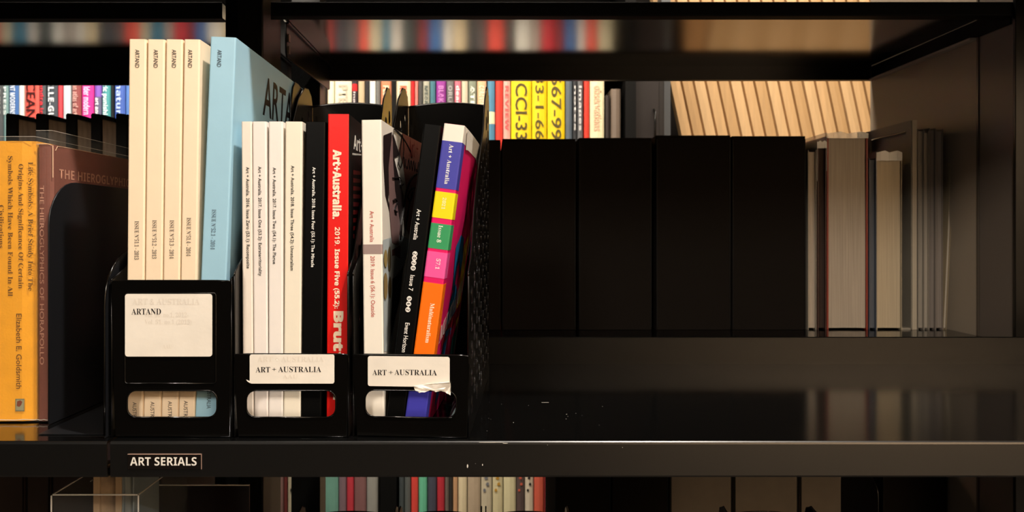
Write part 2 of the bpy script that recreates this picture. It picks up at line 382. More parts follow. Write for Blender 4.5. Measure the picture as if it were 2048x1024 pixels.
# middle row: shows only as the blurred reflection under the back shelf
G3 = 'books on the middle far shelf, seen only mirrored in the shelf underside'
base3 = zr[3]
cols = [(232, 92, 80), (206, 200, 190), (170, 160, 150), (60, 110, 170), (70, 74, 80), (196, 190, 160), (60, 70, 70), (206, 60, 70), (220, 216, 206), (90, 90, 90), (46, 120, 150), (226, 224, 214), (140, 60, 56), (214, 196, 160)]
x = -20; i = 0
while x < 1235:
    wd = 17+(i*7) % 16
    if x+wd > 1238: break
    far_book(x, x+wd-1, .22+.012*((i*5) % 6), base3, cols[(i*5+i//7) % 14], 'book on the middle far shelf, mirrored in the glossy shelf underside', G3)
    x += wd; i += 1

# =================================================================== BACK SHELF UNIT (deep rack behind the front shelves)
XL1, XRP = -.335, .79                # bracket plane on the left, end panel on the right
YB0, YB1 = 1.05, 1.45
ZU = ZC+.343                         # underside of the upper shelf
ZD = ZC-.167                         # deck the archive boxes stand on
def shelf(name, x0, x1, y0, y1, ztop, h, label, lip=0, lipy=None, group=None, under=None, flange=.02):
    """pressed-metal shelf: deck, front edge with a rolled return, back lip"""
    o = empty(name, ((x0+x1)/2, (y0+y1)/2, ztop), label, 'shelf', group)
    dx, dy = (x1-x0)/2, (y1-y0)/2
    box('deck', -dx, dx, -dy+.0012, dy, -.002, 0, under or DECK_METAL, o)
    bm = bmesh.new()
    r = .0018; pr = [(-dy+.0012, -.0012), (-dy+.0012, -.0002), (-dy+.0003, -.0009), (-dy, -r-.0006), (-dy, -h+r), (-dy+.0005, -h+.0004), (-dy+r, -h), (-dy+flange, -h), (-dy+flange, -h+.0012), (-dy+.0026, -h+.0012), (-dy+.0014, -h+.003), (-dy+.0014, -.003)]
    bm_prism(bm, pr, -dx, dx, lambda p: (p[2], p[0], p[1]))
    from_bm('front_edge', bm, FASCIA_METAL, o)
    return o
up = shelf('back_shelf', XL1, XRP-.001, YB0, YB1, ZC+.3462, .021, 'high black steel shelf spanning the back rack with a mirror-like underside', under=UNDER_METAL)
for o_ in list(up.children):
    if o_.name.startswith('front_edge'): o_.data.materials[0] = MATT_BLACK
d2 = (YB1-YB0)/2
box('back_lip', -(XRP-XL1)/2, (XRP-XL1)/2, d2-.002, d2, -.0328, -.002, BLACK_METAL, up)
box('lip_flange', -(XRP-XL1)/2, (XRP-XL1)/2, d2-.012, d2-.002, -.0328, -.0316, BLACK_METAL, up)
box('painted_glint', (XRP-XL1)/2-.0022, (XRP-XL1)/2-.0008, d2-.0065, d2-.0035, -.034, -.012, mat('glint_tone', (200, 170, 155), .4, .5, .3), up)  # pale strip added as a painted glint at the end of the lip
ul = shelf('back_shelf', -1.6, -.402, YB0, YB1-.02, ZC+.3462, .025, 'high black steel shelf over the left bay of the back rack', under=UNDER_METAL)
ul.children[1].data.materials[0] = MATT_BLACK
box('back_lip', -.599, .599, d2-.012, d2-.01, -.046, -.002, BLACK_METAL, ul)
lo = shelf('boxes_shelf', XL1, XRP-.001, .93, YB1, ZD, .03, 'black shelf carrying the row of black archive boxes')
ll = shelf('boxes_shelf', -1.6, -.402, .93, YB1, ZD, .03, 'black shelf behind the yellow book carrying dark bound volumes')
lw = shelf('low_back_shelf', XL1, XRP-.001, YB0, YB1, ZC-.645, .03, 'lowest black shelf of the back rack under the archive boxes')
lwl = shelf('low_back_shelf', -1.6, -.402, YB0, YB1, ZC-.645, .03, 'lowest black shelf of the back rack in the left bay')
# uprights
def post(name, x0, x1, y0, y1, z1, label):
    o = empty(name, ((x0+x1)/2, (y0+y1)/2, 0), label, 'upright')
    dx, dy = (x1-x0)/2, (y1-y0)/2
    box('column', -dx, dx, -dy, dy, 0, z1, BLACK_METAL, o, .0015)
    box('foot', -dx-.01, dx+.01, -dy-.01, dy+.01, 0, .012, BLACK_METAL, o, .002)
    # punched hanging slots down the face
    bm = bmesh.new()
    for k in range(30):
        z = .9+.04*k
        if z < z1-.05:
            for s in (-.008, .008): bm_box(bm, s-.0022, s+.0022, -dy-.0004, -dy+.0005, z, z+.018)
    from_bm('slot_row', bm, mat('slot_dark', (3, 3, 3), .8, .1), o)
    return o
post('rack_post', -.401, -.336, 1.06, 1.125, 1.92, 'square black steel post between the two bays of the back rack')
post('rack_post', -.398, -.340, 1.40, 1.45, 1.92, 'rear black steel post between the two bays')
# bracket plates under the upper shelf
def bracket(x, y0, y1, ztop, h0, label, group=None):
    o = empty('shelf_bracket', (x, y0, ztop), label, 'bracket', group)
    D = y1-y0
    plate('plate', [(0, 0), (D, 0), (D, -h0*.80), (D-.006, -h0*.86), (.006, -h0), (0, -h0+.006)], [], .003, BLACK_METAL, o, SIDE, bev=.0006)
    bm = bmesh.new(); bm_box(bm, -.001, .005, .0, D, -.0035, 0); from_bm('top_flange', bm, BLACK_METAL, o)
    for k in (0, 1):
        bm = bmesh.new(); bm_box(bm, .0015, .0035, .006, .014, -.030-.02*k, -.018-.02*k); from_bm('hook', bm, mat('worn_steel', (150, 135, 120), .35, .5, .6), o)
    return o
bracket(XL1+.0025, 1.14, 1.448, ZU, .057, 'black bracket plate hanging under the left end of the high back shelf')
bl = bracket(-.4035, 1.075, 1.42, ZU-.004, .034, 'small black bracket plate at the right end of the left high shelf')
rod = empty('support_rod', ((652.5-CX)/F*1.448, 1.452, ZD), 'thin pale metal rod rising behind the red magazine to the high shelf', 'rod')
bm = bmesh.new(); bm_box(bm, -.0012, .0012, 0, .004, 0, ZC+.313-ZD, .0004); from_bm('strip', bm, mat('worn_steel', (150, 135, 120), .35, .5, .6), rod)
bm = bmesh.new(); bm_box(bm, -.003, .003, 0, .006, 0, .004, .0004); from_bm('end_cap', bm, BLACK_METAL, rod)
# end panel on the right
ep = empty('rack_partition', (XRP, 1.25, 0), 'tall grey-brown metal end panel closing the right side of the back rack', 'panel')
box('sheet', 0, .012, -.115, .205, 0, 2.1, PANEL_METAL, ep, .001)
box('front_channel', 0, .03, -.198, -.119, 0, 2.1, mat('panel_channel', (112, 102, 94), .4, .5), ep, .002)
box('front_flange', -.006, .16, -.206, -.2, 0, 2.1, BLACK_METAL, ep, .001)
box('seam_strip', -.0015, .0015, -.119, -.115, 0, 2.1, mat('panel_seam', (96, 86, 76), .35, .5), ep)
box('top_rail', -.012, 0, -.115, .19, ZC+.3120, ZC+.3160, mat('rail_paint', (176, 166, 154), .35, .5), ep, .0006)
box('gusset', -.003, 0, -.19, .195, ZC+.316, ZC+.343, MATT_BLACK, ep)

# black archive boxes
def archive_box(x0, x1, ytop, label, y=1.2, base=None, m=BOX_CLOTH, d=.235, group='black archive boxes standing on the back shelf', kids=True):
    base = ZD if base is None else base
    X0, X1 = (x0-CX)/F*y, (x1-CX)/F*y; H = ZC+(CY-ytop)/F*y-base
    t = X1-X0
    o = empty('archive_box', ((X0+X1)/2, y, base+.0004), label, 'box', group)
    bm = bmesh.new(); r = .003
    bm_prism(bm, [(-t/2, d), (-t/2, r), (-t/2+r*.3, r*.3), (-t/2+r, 0), (t/2-r, 0), (t/2-r*.3, r*.3), (t/2, r), (t/2, d)], 0, H-.004)
    from_bm('case', bm, m, o)
    bm = bmesh.new(); bm_box(bm, -t/2+.0006, t/2-.0006, .001, d-.002, H-.004, H, .001); from_bm('lid', bm, m, o)
    bm = bmesh.new(); bm_box(bm, -t/2+.001, -t/2+.0025, -.0006, .001, .004, H-.006); bm_box(bm, t/2-.0025, t/2-.001, -.0006, .001, .004, H-.006)
    from_bm('hinge_seam', bm, MATT_BLACK, o)
    return o
archive_box(964, 1001.5, 280, 'narrow black box beside the perforated magazine file')
archive_box(1004, 1152, 278, 'first wide black archive box right of the magazine files')
archive_box(1157, 1304, 276, 'second wide black archive box, below the dark gap')
archive_box(1312, 1462, 271, 'third and tallest wide black archive box, below the slate strip')
archive_box(1464, 1612, 272.5, 'fourth wide black archive box, against the pale page edges')
SHEEN_BOX = mat('painted_box_sheen', (118, 108, 95), .6, .35, noise=.15, nscale=30)  # grey in the colour stands for the sheen on black boxes
for a, b, lab, m in ((1340, 1465, 'box with painted grey sheen left of the two seams under the front shelf', SHEEN_BOX), (1468, 1597, 'box with painted grey sheen behind the low black file at right', SHEEN_BOX), (1600, 1735, 'box with painted grey sheen left of the rounded bookend under the front shelf', SHEEN_BOX),
                     (1112, 1222, 'black box below the right end of the low far books', BOX_CLOTH), (1224, 1337, 'black box left of the grey-sheened boxes', BOX_CLOTH), (1765, 1895, 'black box right of the rounded bookend under the front shelf', BOX_CLOTH)):
    archive_box(a, b, 935+(a % 7), lab, base=ZC-.645, m=m, group='boxes on the lowest back shelf')
DB = mat('dark_brown_box', (62, 50, 43), .6, .35, noise=.15, nscale=30)
for a, b, lab in ((-80, 48, 'dark brown box at the lower left frame edge'), (52, 100, 'dark brown box left of the acrylic holder'), (103, 232, 'dark brown box behind the acrylic holder'), (236, 322, 'dark box right behind the acrylic holder')):
    archive_box(a, b, 930, lab, base=ZC-.645, m=DB, group='boxes on the lowest back shelf')
for a, b, lab in ((408, 480, 'dark box between the posts below the serials label'),):
    pass

# books on the back shelf at the right, page edges towards the camera
def foreedge(x0, x1, ytop, label, cover=(120, 60, 50), pages=GREY_PAGES, bt=.003, ytop2=None, y=1.2, d=.15, lean_=0, name='hardback_book', group=None, base=None, jut=.003):
    base = ZD if base is None else base
    X0, X1 = (x0-CX)/F*y, (x1-CX)/F*y; H = ZC+(CY-ytop)/F*y-base; t = X1-X0
    o = empty(name, (X0, y, base+(t*math.sin(lean_) if lean_ > 0 else 0)), label, 'book', group, (0, lean_, 0))
    m = paper(cover, .5)
    box('front_board', 0, bt, 0, d, 0, H, m, o, min(.0006, bt*.25)); box('back_board', t-bt, t, 0, d, 0, H, m, o, min(.0006, bt*.25))
    box('spine', bt*.5, t-bt*.5, d-bt, d+.0005, 0, H, m, o)
    bm = bmesh.new(); pts = [(bt, d-bt)]
    n = 6
    for k in range(n+1): pts.append((bt+(t-2*bt)*k/n, jut+.002*math.sin(PI*k/n)))
    pts.append((t-bt, d-bt)); bm_prism(bm, pts, jut, H-jut); from_bm('page_block', bm, pages, o)
    return o
GR = 'books beside the archive boxes at the right'
foreedge(1616, 1633, 300, 'thin pale book standing against the last black archive box', (150, 142, 130), bt=.0012, group=GR)
b1 = foreedge(1635, 1653, 292, 'thin dark book with a rust-brown edge left of the thick red hardback', (64, 40, 34), mat('dark_pages', (50, 38, 34), .8, .2), bt=.002, group=GR)
b2 = foreedge(1654, 1736, 272, 'thick hardback with dull red boards and pale pages', (134, 48, 32), group=GR, d=.17)
CLEAR = plastic_clear('clear_jacket', a=.62, rough=.18)
def wrap(root, t, H, d, over=.006, name='plastic_jacket'):
    bm = bmesh.new()
    for k in range(6):
        a = t*k/6-.001; b = t*(k+1)/6
        bm_prism(bm, [(a, H-.004), (b, H-.004), (b, H+over+.002*math.sin(k*2.1)), (a, H+over+.002*math.sin(k*2.1-2.1))], -.0012-.0004*(k % 2), -.0006-.0004*(k % 2), lambda p: (p[0], p[2], p[1]))
    bm_prism(bm, [(-.0012, -.001), (-.0006, -.001), (-.0006, d), (-.0012, d)], H-.06, H+over, lambda p: p)
    from_bm(name, bm, CLEAR, root)
wrap(b1, 18/F*1.2, b1_h if False else (ZC+(CY-292)/F*1.2-ZD), .15, .008); wrap(b2, 82/F*1.2, ZC+(CY-272)/F*1.2-ZD, .17, .006)
b3 = foreedge(1738, 1753, 316, 'slate blue book right of the thick red hardback', (62, 72, 88), mat('blue_pages', (84, 88, 96), .8, .2), bt=.0015, group=GR)
b4 = foreedge(1753.5, 1804, 317, 'cream paged book with crinkled plastic over its top', (168, 156, 134), mat('cream_pages', (196, 182, 156), .85, .2, noise=.2, nscale=14, stretch=(50, 50, .6)), bt=.0012, group=GR)
wrap(b4, 50/F*1.2, ZC+(CY-317)/F*1.2-ZD, .15, .012)
# open-sided grey slipcase
sx0, sx1 = (1806-CX)/F*1.2, (1834-CX)/F*1.2; H = ZC+(CY-240)/F*1.2-ZD
so = empty('slipcase', (sx0, 1.2, ZD), 'tall grey slipcase with a sloping windowed side, right of the crinkled plastic', 'slipcase', GR)
gm = mat('grey_card', (150, 143, 130), .5, .4, noise=.1)
box('spine_edge', sx1-sx0-.008, sx1-sx0, 0, .004, 0, H, mat('pale_edge', (176, 166, 148), .6, .3), so, .0006)
plate('side', rrect(0, 0, .15, H, .004), [rrect(.014, H-.045, .13, H-.016, .004)], .002, gm, so, SIDE, (sx1-sx0-.008, .002, 0))
box('back', 0, sx1-sx0, .148, .15, 0, H, gm, so); box('base', 0, sx1-sx0, .004, .148, 0, .003, gm, so)
plate('near_side', rrect(.01, 0, .15, H*.72, .004), [], .002, mat('grey_card_b', (98, 92, 82), .6, .3), so, SIDE, (.001, 0, 0))
for i, (a, b, yt, c, lab) in enumerate(((1836, 1848, 258, (150, 142, 130), 'thin grey journal directly right of the slipcase'), (1848.5, 1858, 262, (168, 158, 144), 'thin pale journal second from the slipcase'),
        (1858.5, 1871, 256, (136, 126, 118), 'thin grey journal third from the slipcase'), (1871.5, 1886, 258, (156, 144, 134), 'thin mauve-grey journal before the leaning cream one'))):
    foreedge(a, b, yt, lab, c, mat('journal_pages_%d' % i, [int(v*1.1) for v in c], .8, .2, noise=.2, nscale=14, stretch=(50, 50, .6)), bt=.0008, name='journal', group='thin journals at the right end')
foreedge(1886.5, 1893, 287, 'slim cream journal leaning outwards at the right end of the row', (190, 172, 142), PAGES, bt=.0006, lean_=math.radians(2.6), name='journal', group='thin journals at the right end')

# dark bound volumes behind the yellow book
DKPG = mat('dark_marbled_board', (135, 118, 102), .7, .3, noise=.4, nscale=30, stretch=(8, 8, 1))
for i, (a, b) in enumerate(((12, 70), (72, 130), (132, 180), (182, 230), (232, 290))):
    y = 1.0; X0, X1 = (a-CX)/F*y, (b-CX)/F*y; t = X1-X0-.001; H = ZC+(CY-228)/F*y-ZD
    o = empty('bound_volume', (X0, y, ZD), ['dark bound volume at the left end of the row behind the yellow book', 'dark bound volume second from the left behind the brown book', 'dark bound volume in the middle of the row behind the brown book',
              'dark bound volume second from the cream magazines', 'dark bound volume touching the cream magazines on the left'][i], 'book', 'dark bound volumes behind the yellow book')
    s = min(.0145, t*.4)
    bm = bmesh.new(); bm_prism(bm, [(0, 0), (s, 0), (s, H-.002), (s-.002, H), (.002, H+.001), (0, H-.001)], 0, .2, lambda p: (p[0], p[2], p[1])); from_bm('spine_board', bm, MATT_BLACK, o)
    bm = bmesh.new(); bm_prism(bm, [(s, 0), (t, 0), (t, H-.0115), (s, H-.006)], .006, .2, lambda p: (p[0], p[2], p[1])); from_bm('page_block', bm, DKPG, o)
    bm = bmesh.new(); bm_prism(bm, [(s, H-.006), (t, H-.0115), (t, H-.0075), (s*1.9, H-.003), (s, H)], .002, .2, lambda p: (p[0], p[2], p[1])); from_bm('top_board', bm, MATT_BLACK, o)
# flat grey papers lying left of them
fp = empty('paper_stack', ((-45-CX)/F*.95, .95, ZD), 'grey slumped stack of papers behind the yellow book', 'papers')
for k in range(3):
    bm = bmesh.new(); bm_prism(bm, [(0, .150+.006*k), (.03, .153+.006*k), (.075, .143+.006*k), (.075, .146+.006*k), (.03, .157+.006*k), (0, .155+.006*k)], 0, .04, lambda p: (p[0], p[2], p[1]))
    from_bm('sheet_bundle', bm, mat('grey_paper', (150, 140, 122), .7, .3, noise=.3, nscale=40), fp)
bm = bmesh.new(); bm_box(bm, 0, .075, .002, .04, 0, .143, .001); from_bm('lower_bundle', bm, mat('grey_paper', (150, 140, 122), .7, .3), fp)

# =================================================================== FRONT SHELVES
YN0, YN1 = .56, .89
XJ = (217-CX)/F*YN0
def front_shelf(x0, x1, label):
    o = shelf('front_shelf', x0, x1, YN0, YN1, ZD, .0292, label)
    dx, dy = (x1-x0)/2, (YN1-YN0)/2
    bm = bmesh.new()
    bm_prism(bm, [(dy-.0015, 0), (dy, 0), (dy, .0335), (dy-.0005, .0345), (dy-.0015, .0335)], -dx, dx, lambda p: (p[2], p[0], p[1])); from_bm('back_lip', bm, BLACK_METAL, o)
    return o, dx, dy
fr, dx, dy = front_shelf(XJ+.0014, 1.15, 'long glossy black front shelf holding the three magazine files')
fl, dxl, dyl = front_shelf(-1.15, XJ-.0014, 'glossy black front shelf of the left bay under the yellow book')
WHITE_INK = ink((226, 222, 214))
# serials label on the shelf edge
fx, fz = (XJ+.0014+1.15)/2, ZD
def on_edge(px, py): v = W(px, py, YN0); return (v.x-fx, v.z-fz)
a, b = on_edge(256, 938), on_edge(403.5, 907.5)
lab = plate('label_strip', rrect(a[0], a[1], b[0], b[1], .0006), [], .0005, mat('label_tape', (20, 16, 14), .25, .5), fr, FRONT, (0, -dy-.0003, 0), .0001); lab['label'] = 'black tape label with white capitals'
a, b = on_edge(261, 930.5), on_edge(394, 914.5)
lettering('ART SERIALS', 'bold', b[0]-a[0], b[1]-a[1], Matrix.Translation((a[0], -dy-.0007, a[1])) @ FRONT, WHITE_INK, lab)
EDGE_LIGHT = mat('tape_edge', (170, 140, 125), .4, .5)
a, b = on_edge(256, 908.6), on_edge(403.5, 907.4)
box('tape_edge', a[0], b[0], -dy-.0008, -dy-.0003, a[1], b[1], EDGE_LIGHT, lab)
a, b = on_edge(403.0, 938), on_edge(403.9, 908)
box('tape_edge', a[0], b[0], -dy-.0008, -dy-.0003, a[1], b[1], EDGE_LIGHT, lab)
# chips in the paint
CHIP = mat('bare_metal_chip', (215, 210, 200), .5, .5)
for px, py, w_, h_ in ((935, 932, 3.2, 8), (965, 929.5, 2.2, 4), (951, 927, .9, 1), (980, 884.5, 60, 1.0), (1010, 886.5, 12, 1.2), (1245, 895, 1.2, 1.2), (213.5, 911, 1.4, 13), (1095, 890, 1, 1.4)):
    a = on_edge(px, py); s = YN0/F
    bm = bmesh.new(); n = 7
    pts = [(a[0]+w_/2*s*math.cos(k*2*PI/n+.3)*(1-.25*(k % 2)), a[1]+h_/2*s*math.sin(k*2*PI/n+.3)*(1-.2*((k+1) % 2))) for k in range(n)]
    if px < 216: continue
    bm_prism(bm, pts, dy+.0001, dy+.00025, lambda p: (p[0], -p[2], p[1])); from_bm('paint_chip', bm, CHIP, fr)
# dust and short scratches on the deck
for k in range(16):
    px, py = random.uniform(960, 1260), random.uniform(800, 872)
    Y = .167*F/(py-CY); X = (px-CX)/F*Y; s = random.uniform(.00015, .0003); l = .0035 if k == 3 else s
    box('paint_chip', X-l-fx, X+l-fx, Y-s-(YN0+YN1)/2, Y+s-(YN0+YN1)/2, 0, .0001, CHIP, fr)
# near upper shelf, just above the frame: shades everything deeper in the rack
UZ = ZC+.352
nu, _, _ = (shelf('upper_front_shelf', XJ+.0014, 1.15, YN0+.004, YN1-.01, UZ+.0, .0292, 'black shelf directly above the frame over the right bay'), 0, 0)
nul = shelf('upper_front_shelf', -1.15, XJ-.0014, YN0+.004, YN1-.01, UZ+.0, .0292, 'black shelf directly above the frame over the left bay')
for o_, hx in ((nu, (1.15-XJ-.0014)/2), (nul, (1.15+XJ-.0014)/2)): box('back_panel', -hx, hx, (YN1-YN0-.014)/2-.002, (YN1-YN0-.014)/2, 0, .26, BLACK_METAL, o_)  # added unseen panels that keep fill light off the back shelf edges
nl = shelf('lower_front_shelf', XJ+.0014, 1.15, YN0, YN1, ZC-.645, .0292, 'black shelf below the frame under the right bay')
nll = shelf('lower_front_shelf', -1.15, XJ-.0014, YN0, YN1, ZC-.645, .0292, 'black shelf below the frame under the left bay')
post('rack_post', XJ-.016, XJ+.016, .892, .925, 1.95, 'slim black post behind the joint of the two front shelves')
post('rack_post', 1.12, 1.15, .892, .925, 1.95, 'slim black post at the far right end of the front shelves')
post('rack_post', -1.15, -1.12, .892, .925, 1.95, 'slim black post at the far left end of the front shelves')

# =================================================================== MAGAZINE FILES
FY = .57                                     # front face of the files
FLOORT = .0022                               # thickness of the file floor
def magfile(px0, px1, pyfront, label, tall=False, yaw=0, y=FY, base=ZD, slots=True, bpx=None):
    X0, X1 = (px0-CX)/F*y, (px1-CX)/F*y; Wd = X1-X0
    hf = (ZC+(CY-pyfront)/F*y)-base
    root = empty('magazine_file', ((X0+X1)/2, y, base+.0005), label, 'magazine file', 'black plastic magazine files', (0, 0, yaw))
    h2 = Wd/2; D = .25; HB = .3165; s = F/y
    z = lambda py: (ZC+(CY-py)/F*y)-base
    tw = .0015
    # front plate, slightly narrower at its foot, with the finger window
    hf = hf if slots else .067
    f = [(-h2+.004, 0), (h2-.002, 0), (h2, hf-.004), (h2-.001, hf-.0005)]+[(h2*(1-2*k/8), hf+.0000+.0004*math.cos(PI*(k/8-.5))*0) for k in range(1, 8)]+[(-h2+.001, hf-.0005), (-h2, hf-.004)]
    wx0, wx1 = -h2+(28 if not tall else 35)/s, h2-(28 if not tall else 32)/s
    wa, wb = .0164, .0375
    win = rrect(wx0, wa, wx1, wb, .0075, 6)
    if not slots: win = rrect(-h2+.012, .012, h2-.012, .034, .0075, 6)
    plate('front_panel', f, [win], tw, FILE_PLASTIC, root, FRONT, (0, tw/2, 0), .0007, False)
    # raised bead round the window and the label recess
    def bead(pts, nm='window_bead', r=.0006):
        bm = bmesh.new(); tube_bm(bm, [(p[0], -.0001, p[1]) for p in pts], r, 6); return from_bm(nm, bm, FILE_PLASTIC, root, True)
    q = rrect(wx0-.0004, wa-.0004, wx1+.0004, wb+.0004, .0075, 6)
    if slots: bead(q+[q[0]])
    if tall: q = rrect(-h2+30/s, z(768), h2-33/s, z(587), .002, 3); bead(q+[q[0]], 'label_recess', .0005)
    # side walls
    def wall(sgn):
        hw = hf if tall else max(hf, .130)
        if tall: prof = [(0, 0), (D, 0), (D, HB-.004), (D-.012, HB+.006), (D-.055, HB+.0125), (D-.064, HB+.0125), (D-.073, HB+.005), (D-.078, HB-.012), (D-.082, HB-.05), (D-.10, HB-.09), (.02, hw+.008), (0, hw)]
        else: prof = [(0, 0), (D, 0), (D, HB-.004), (D-.006, HB+.008), (D-.018, HB+.014), (D-.035, HB+.012), (D-.06, HB-.005), (D-.09, HB-.045), (.09, .225), (.05, .185), (.02, .146), (.002, .134), (0, .131)]
        hs = []
        def inside(u, v):
            c = False; n = len(prof)
            for i in range(n):
                a, b = prof[i], prof[i-1]
                if (a[1] > v) != (b[1] > v) and u < (b[0]-a[0])*(v-a[1])/(b[1]-a[1])+a[0]: c = not c
            return c
        if slots:
            for i in range(9):
                for j in range(13):
                    u, v = .022+i*.026, .022+j*.023+(.0115 if i % 2 else 0)
                    if all(inside(u+a_, v+b_) for a_, b_ in ((-.012, 0), (.012, 0), (0, .014), (0, -.014), (-.010, .012), (.01, .012))): hs.append([(u+.0042*math.cos(k*PI/5), v+.0075*math.sin(k*PI/5)) for k in range(10)])
        plate('side_panel', prof, hs, tw, SIDE_PLASTIC, root, SIDE, (sgn*(h2-tw/2-.0003) , 0, 0), .0005)
        if slots and sgn > 0:
            bm = bmesh.new()
            for hh in hs: tube_bm(bm, [(h2-.0001, q[0], q[1]) for q in hh+[hh[0]]], .00032, 4)
            from_bm('slot_rims', bm, FILE_PLASTIC, root, True)['kind'] = 'stuff'
        bm = bmesh.new(); pts = [(sgn*(h2-tw/2-.0003), p[0], p[1]) for p in prof[2:]]
        tube_bm(bm, pts, .0009, 6); from_bm('rolled_rim', bm, FILE_PLASTIC, root, True)
    wall(-1); wall(1)
    n = 10; top = [(h2-.002-(Wd-.004)*k/n, HB-.003+.004*math.sin(PI*k/n)) for k in range(n+1)]
    plate('back_panel', [(-h2+.002, 0), (h2-.002, 0)]+top, [], tw, FILE_PLASTIC, root, FRONT, (0, D-tw/2, 0), .0005)
    bm = bmesh.new(); tube_bm(bm, [(p[0], D-tw/2, p[1]) for p in top], .0013, 6); from_bm('rolled_rim', bm, FILE_PLASTIC, root, True)
    box('base', -h2+.004, h2-.003, .001, D-.001, 0, FLOORT, FILE_PLASTIC, root)
    return root, (X0+X1)/2, s
F1, f1x, s1 = magfile(220, 465, 561, 'tall-fronted black magazine file labelled ARTAND', tall=True)
F2, f2x, s2 = magfile(465.8, 698.5, 708, 'middle black magazine file labelled ART + AUSTRALIA holding the red magazine')
F3, f3x, s3 = magfile(702, 940, 709.5, 'rightmost black magazine file with a torn ART + AUSTRALIA label', yaw=math.radians(-3.6))
for a, b, py, lab in ((610, 798, 1010, 'black magazine file top below the sea-green books'), (803, 965, 1014, 'black magazine file top below the vermilion book'), (970, 1132, 1014, 'black magazine file top below the ivory book'), (1435, 1610, 1001, 'black magazine file top below the grey-sheened boxes')):
    Y = .82; ca = ((a+b)/2-CX)/F*Y; w2 = (b-a)/F*Y/2
    pa, pb = CX+(ca-w2)/.57*F, CX+(ca+w2)/.57*F
    top = (ZC+(CY-py)/F*Y)-(ZC-.645)
    r, _, _ = magfile(pa, pb, 1700, lab, base=ZC-.645, slots=False)
    r.scale = (1, 1, 1)
# ---- labels on the files
def sticker(root, rx, s, rect, lab, corner=.0018, tilt=0, y=-.0006):
    x = lambda px: (px-CX)/s-rx
    z = lambda py: (ZC+(CY-py)/s)-ZD
    me = plate_mesh([(0, 0), (0, 0), (0, 0)] if False else rrect(x(rect[0]), z(rect[3]), x(rect[2]), z(rect[1]), corner), [], .0004, 0)
    me.transform(Matrix.Translation((0, y, 0)) @ FRONT)
    o = link('label_card', me, LABEL_PAPER, root); o['label'] = lab
    return o, x, z
INK = ink((26, 22, 22)); GHOST = mat('ghost_print', (222, 214, 202), .6, .3); GHOST2 = mat('ghost_print_dark', (190, 182, 172), .6, .3)
def print_(o, x, z, s_, a, b, y0, y1, font='serif', m=INK, yy=-.00092, off=-.004):
    return lettering(s_, font, x(b)-x(a), z(y0)-z(y1), Matrix.Translation((x(a), yy, z(y1))) @ FRONT, m, o, off)
o, x, z = sticker(F1, f1x, s1, (251, 589, 425, 714), 'cream paper label printed ARTAND', .0022)
o0, _, _ = sticker(F1, f1x, s1, (250.5, 589, 420, 712), 'older cream label edge beneath', .0022, y=-.0003)
print_(o, x, z, 'ARTAND', 264, 323, 618, 630)
print_(o, x, z, 'ART & AUSTRALIA', 266, 400, 598, 610, m=GHOST)
print_(o, x, z, 'Vol. 50. no.1, 2012-', 290, 378, 626, 635, m=GHOST); print_(o, x, z, 'Vol. 51. no.1 (2013)', 290, 384, 640, 649, m=GHOST)
print_(o, x, z, 'AAU', 326, 345, 690, 698, m=GHOST)
o, x, z = sticker(F2, f2x, s2, (500, 710, 669, 768), 'cream paper label printed ART + AUSTRALIA', .0016)
print_(o, x, z, 'ART', 512, 541, 734.5, 745.5); print_(o, x, z, '+', 545, 553, 735, 744, off=-.01); print_(o, x, z, 'AUSTRALIA', 557, 643, 734, 745)
print_(o, x, z, 'ART + AUSTRALIA', 516, 648, 714, 724, m=GHOST); print_(o, x, z, 'AAU', 566, 596, 750, 758, m=GHOST)
plate('curled_corner', [(x(493), z(760)), (x(496), z(764)), (x(501), z(767)), (x(500), z(763))], [], .0004, LABEL_PAPER, o, FRONT, (0, -.0008, 0))
o, x, z = sticker(F3, f3x, s3, (735, 714, 900, 774), 'cream paper label printed ART + AUSTRALIA, torn at its lower right', .0018)
print_(o, x, z, 'ART', 744.5, 773, 741, 752); print_(o, x, z, '+', 777.5, 786, 741.5, 751, off=-.01); print_(o, x, z, 'AUSTRALIA', 789, 874.5, 740, 751)
tp = [(828, 772), (900, 762), (902, 766), (902, 789), (894, 785), (884, 781), (872, 783), (862, 780), (850, 784), (840, 785), (833, 783), (829, 778)]
tm = plate_mesh([(x(a), z(b)) for a, b in tp], [], .0005); 
bm = bmesh.new(); bm.from_mesh(tm); bmesh.ops.triangulate(bm, faces=bm.faces); bmesh.ops.subdivide_edges(bm, edges=bm.edges, cuts=3)
for v in bm.verts: v.co.z += .0011+.0012*math.sin(v.co.x*1400)*math.cos(v.co.y*1100)
bmesh.ops.transform(bm, matrix=Matrix.Translation((0, -.0006, 0)) @ FRONT, verts=bm.verts)
t_ = from_bm('torn_paper', bm, LABEL_PAPER, o); t_['label'] = 'crumpled torn strip of older label'

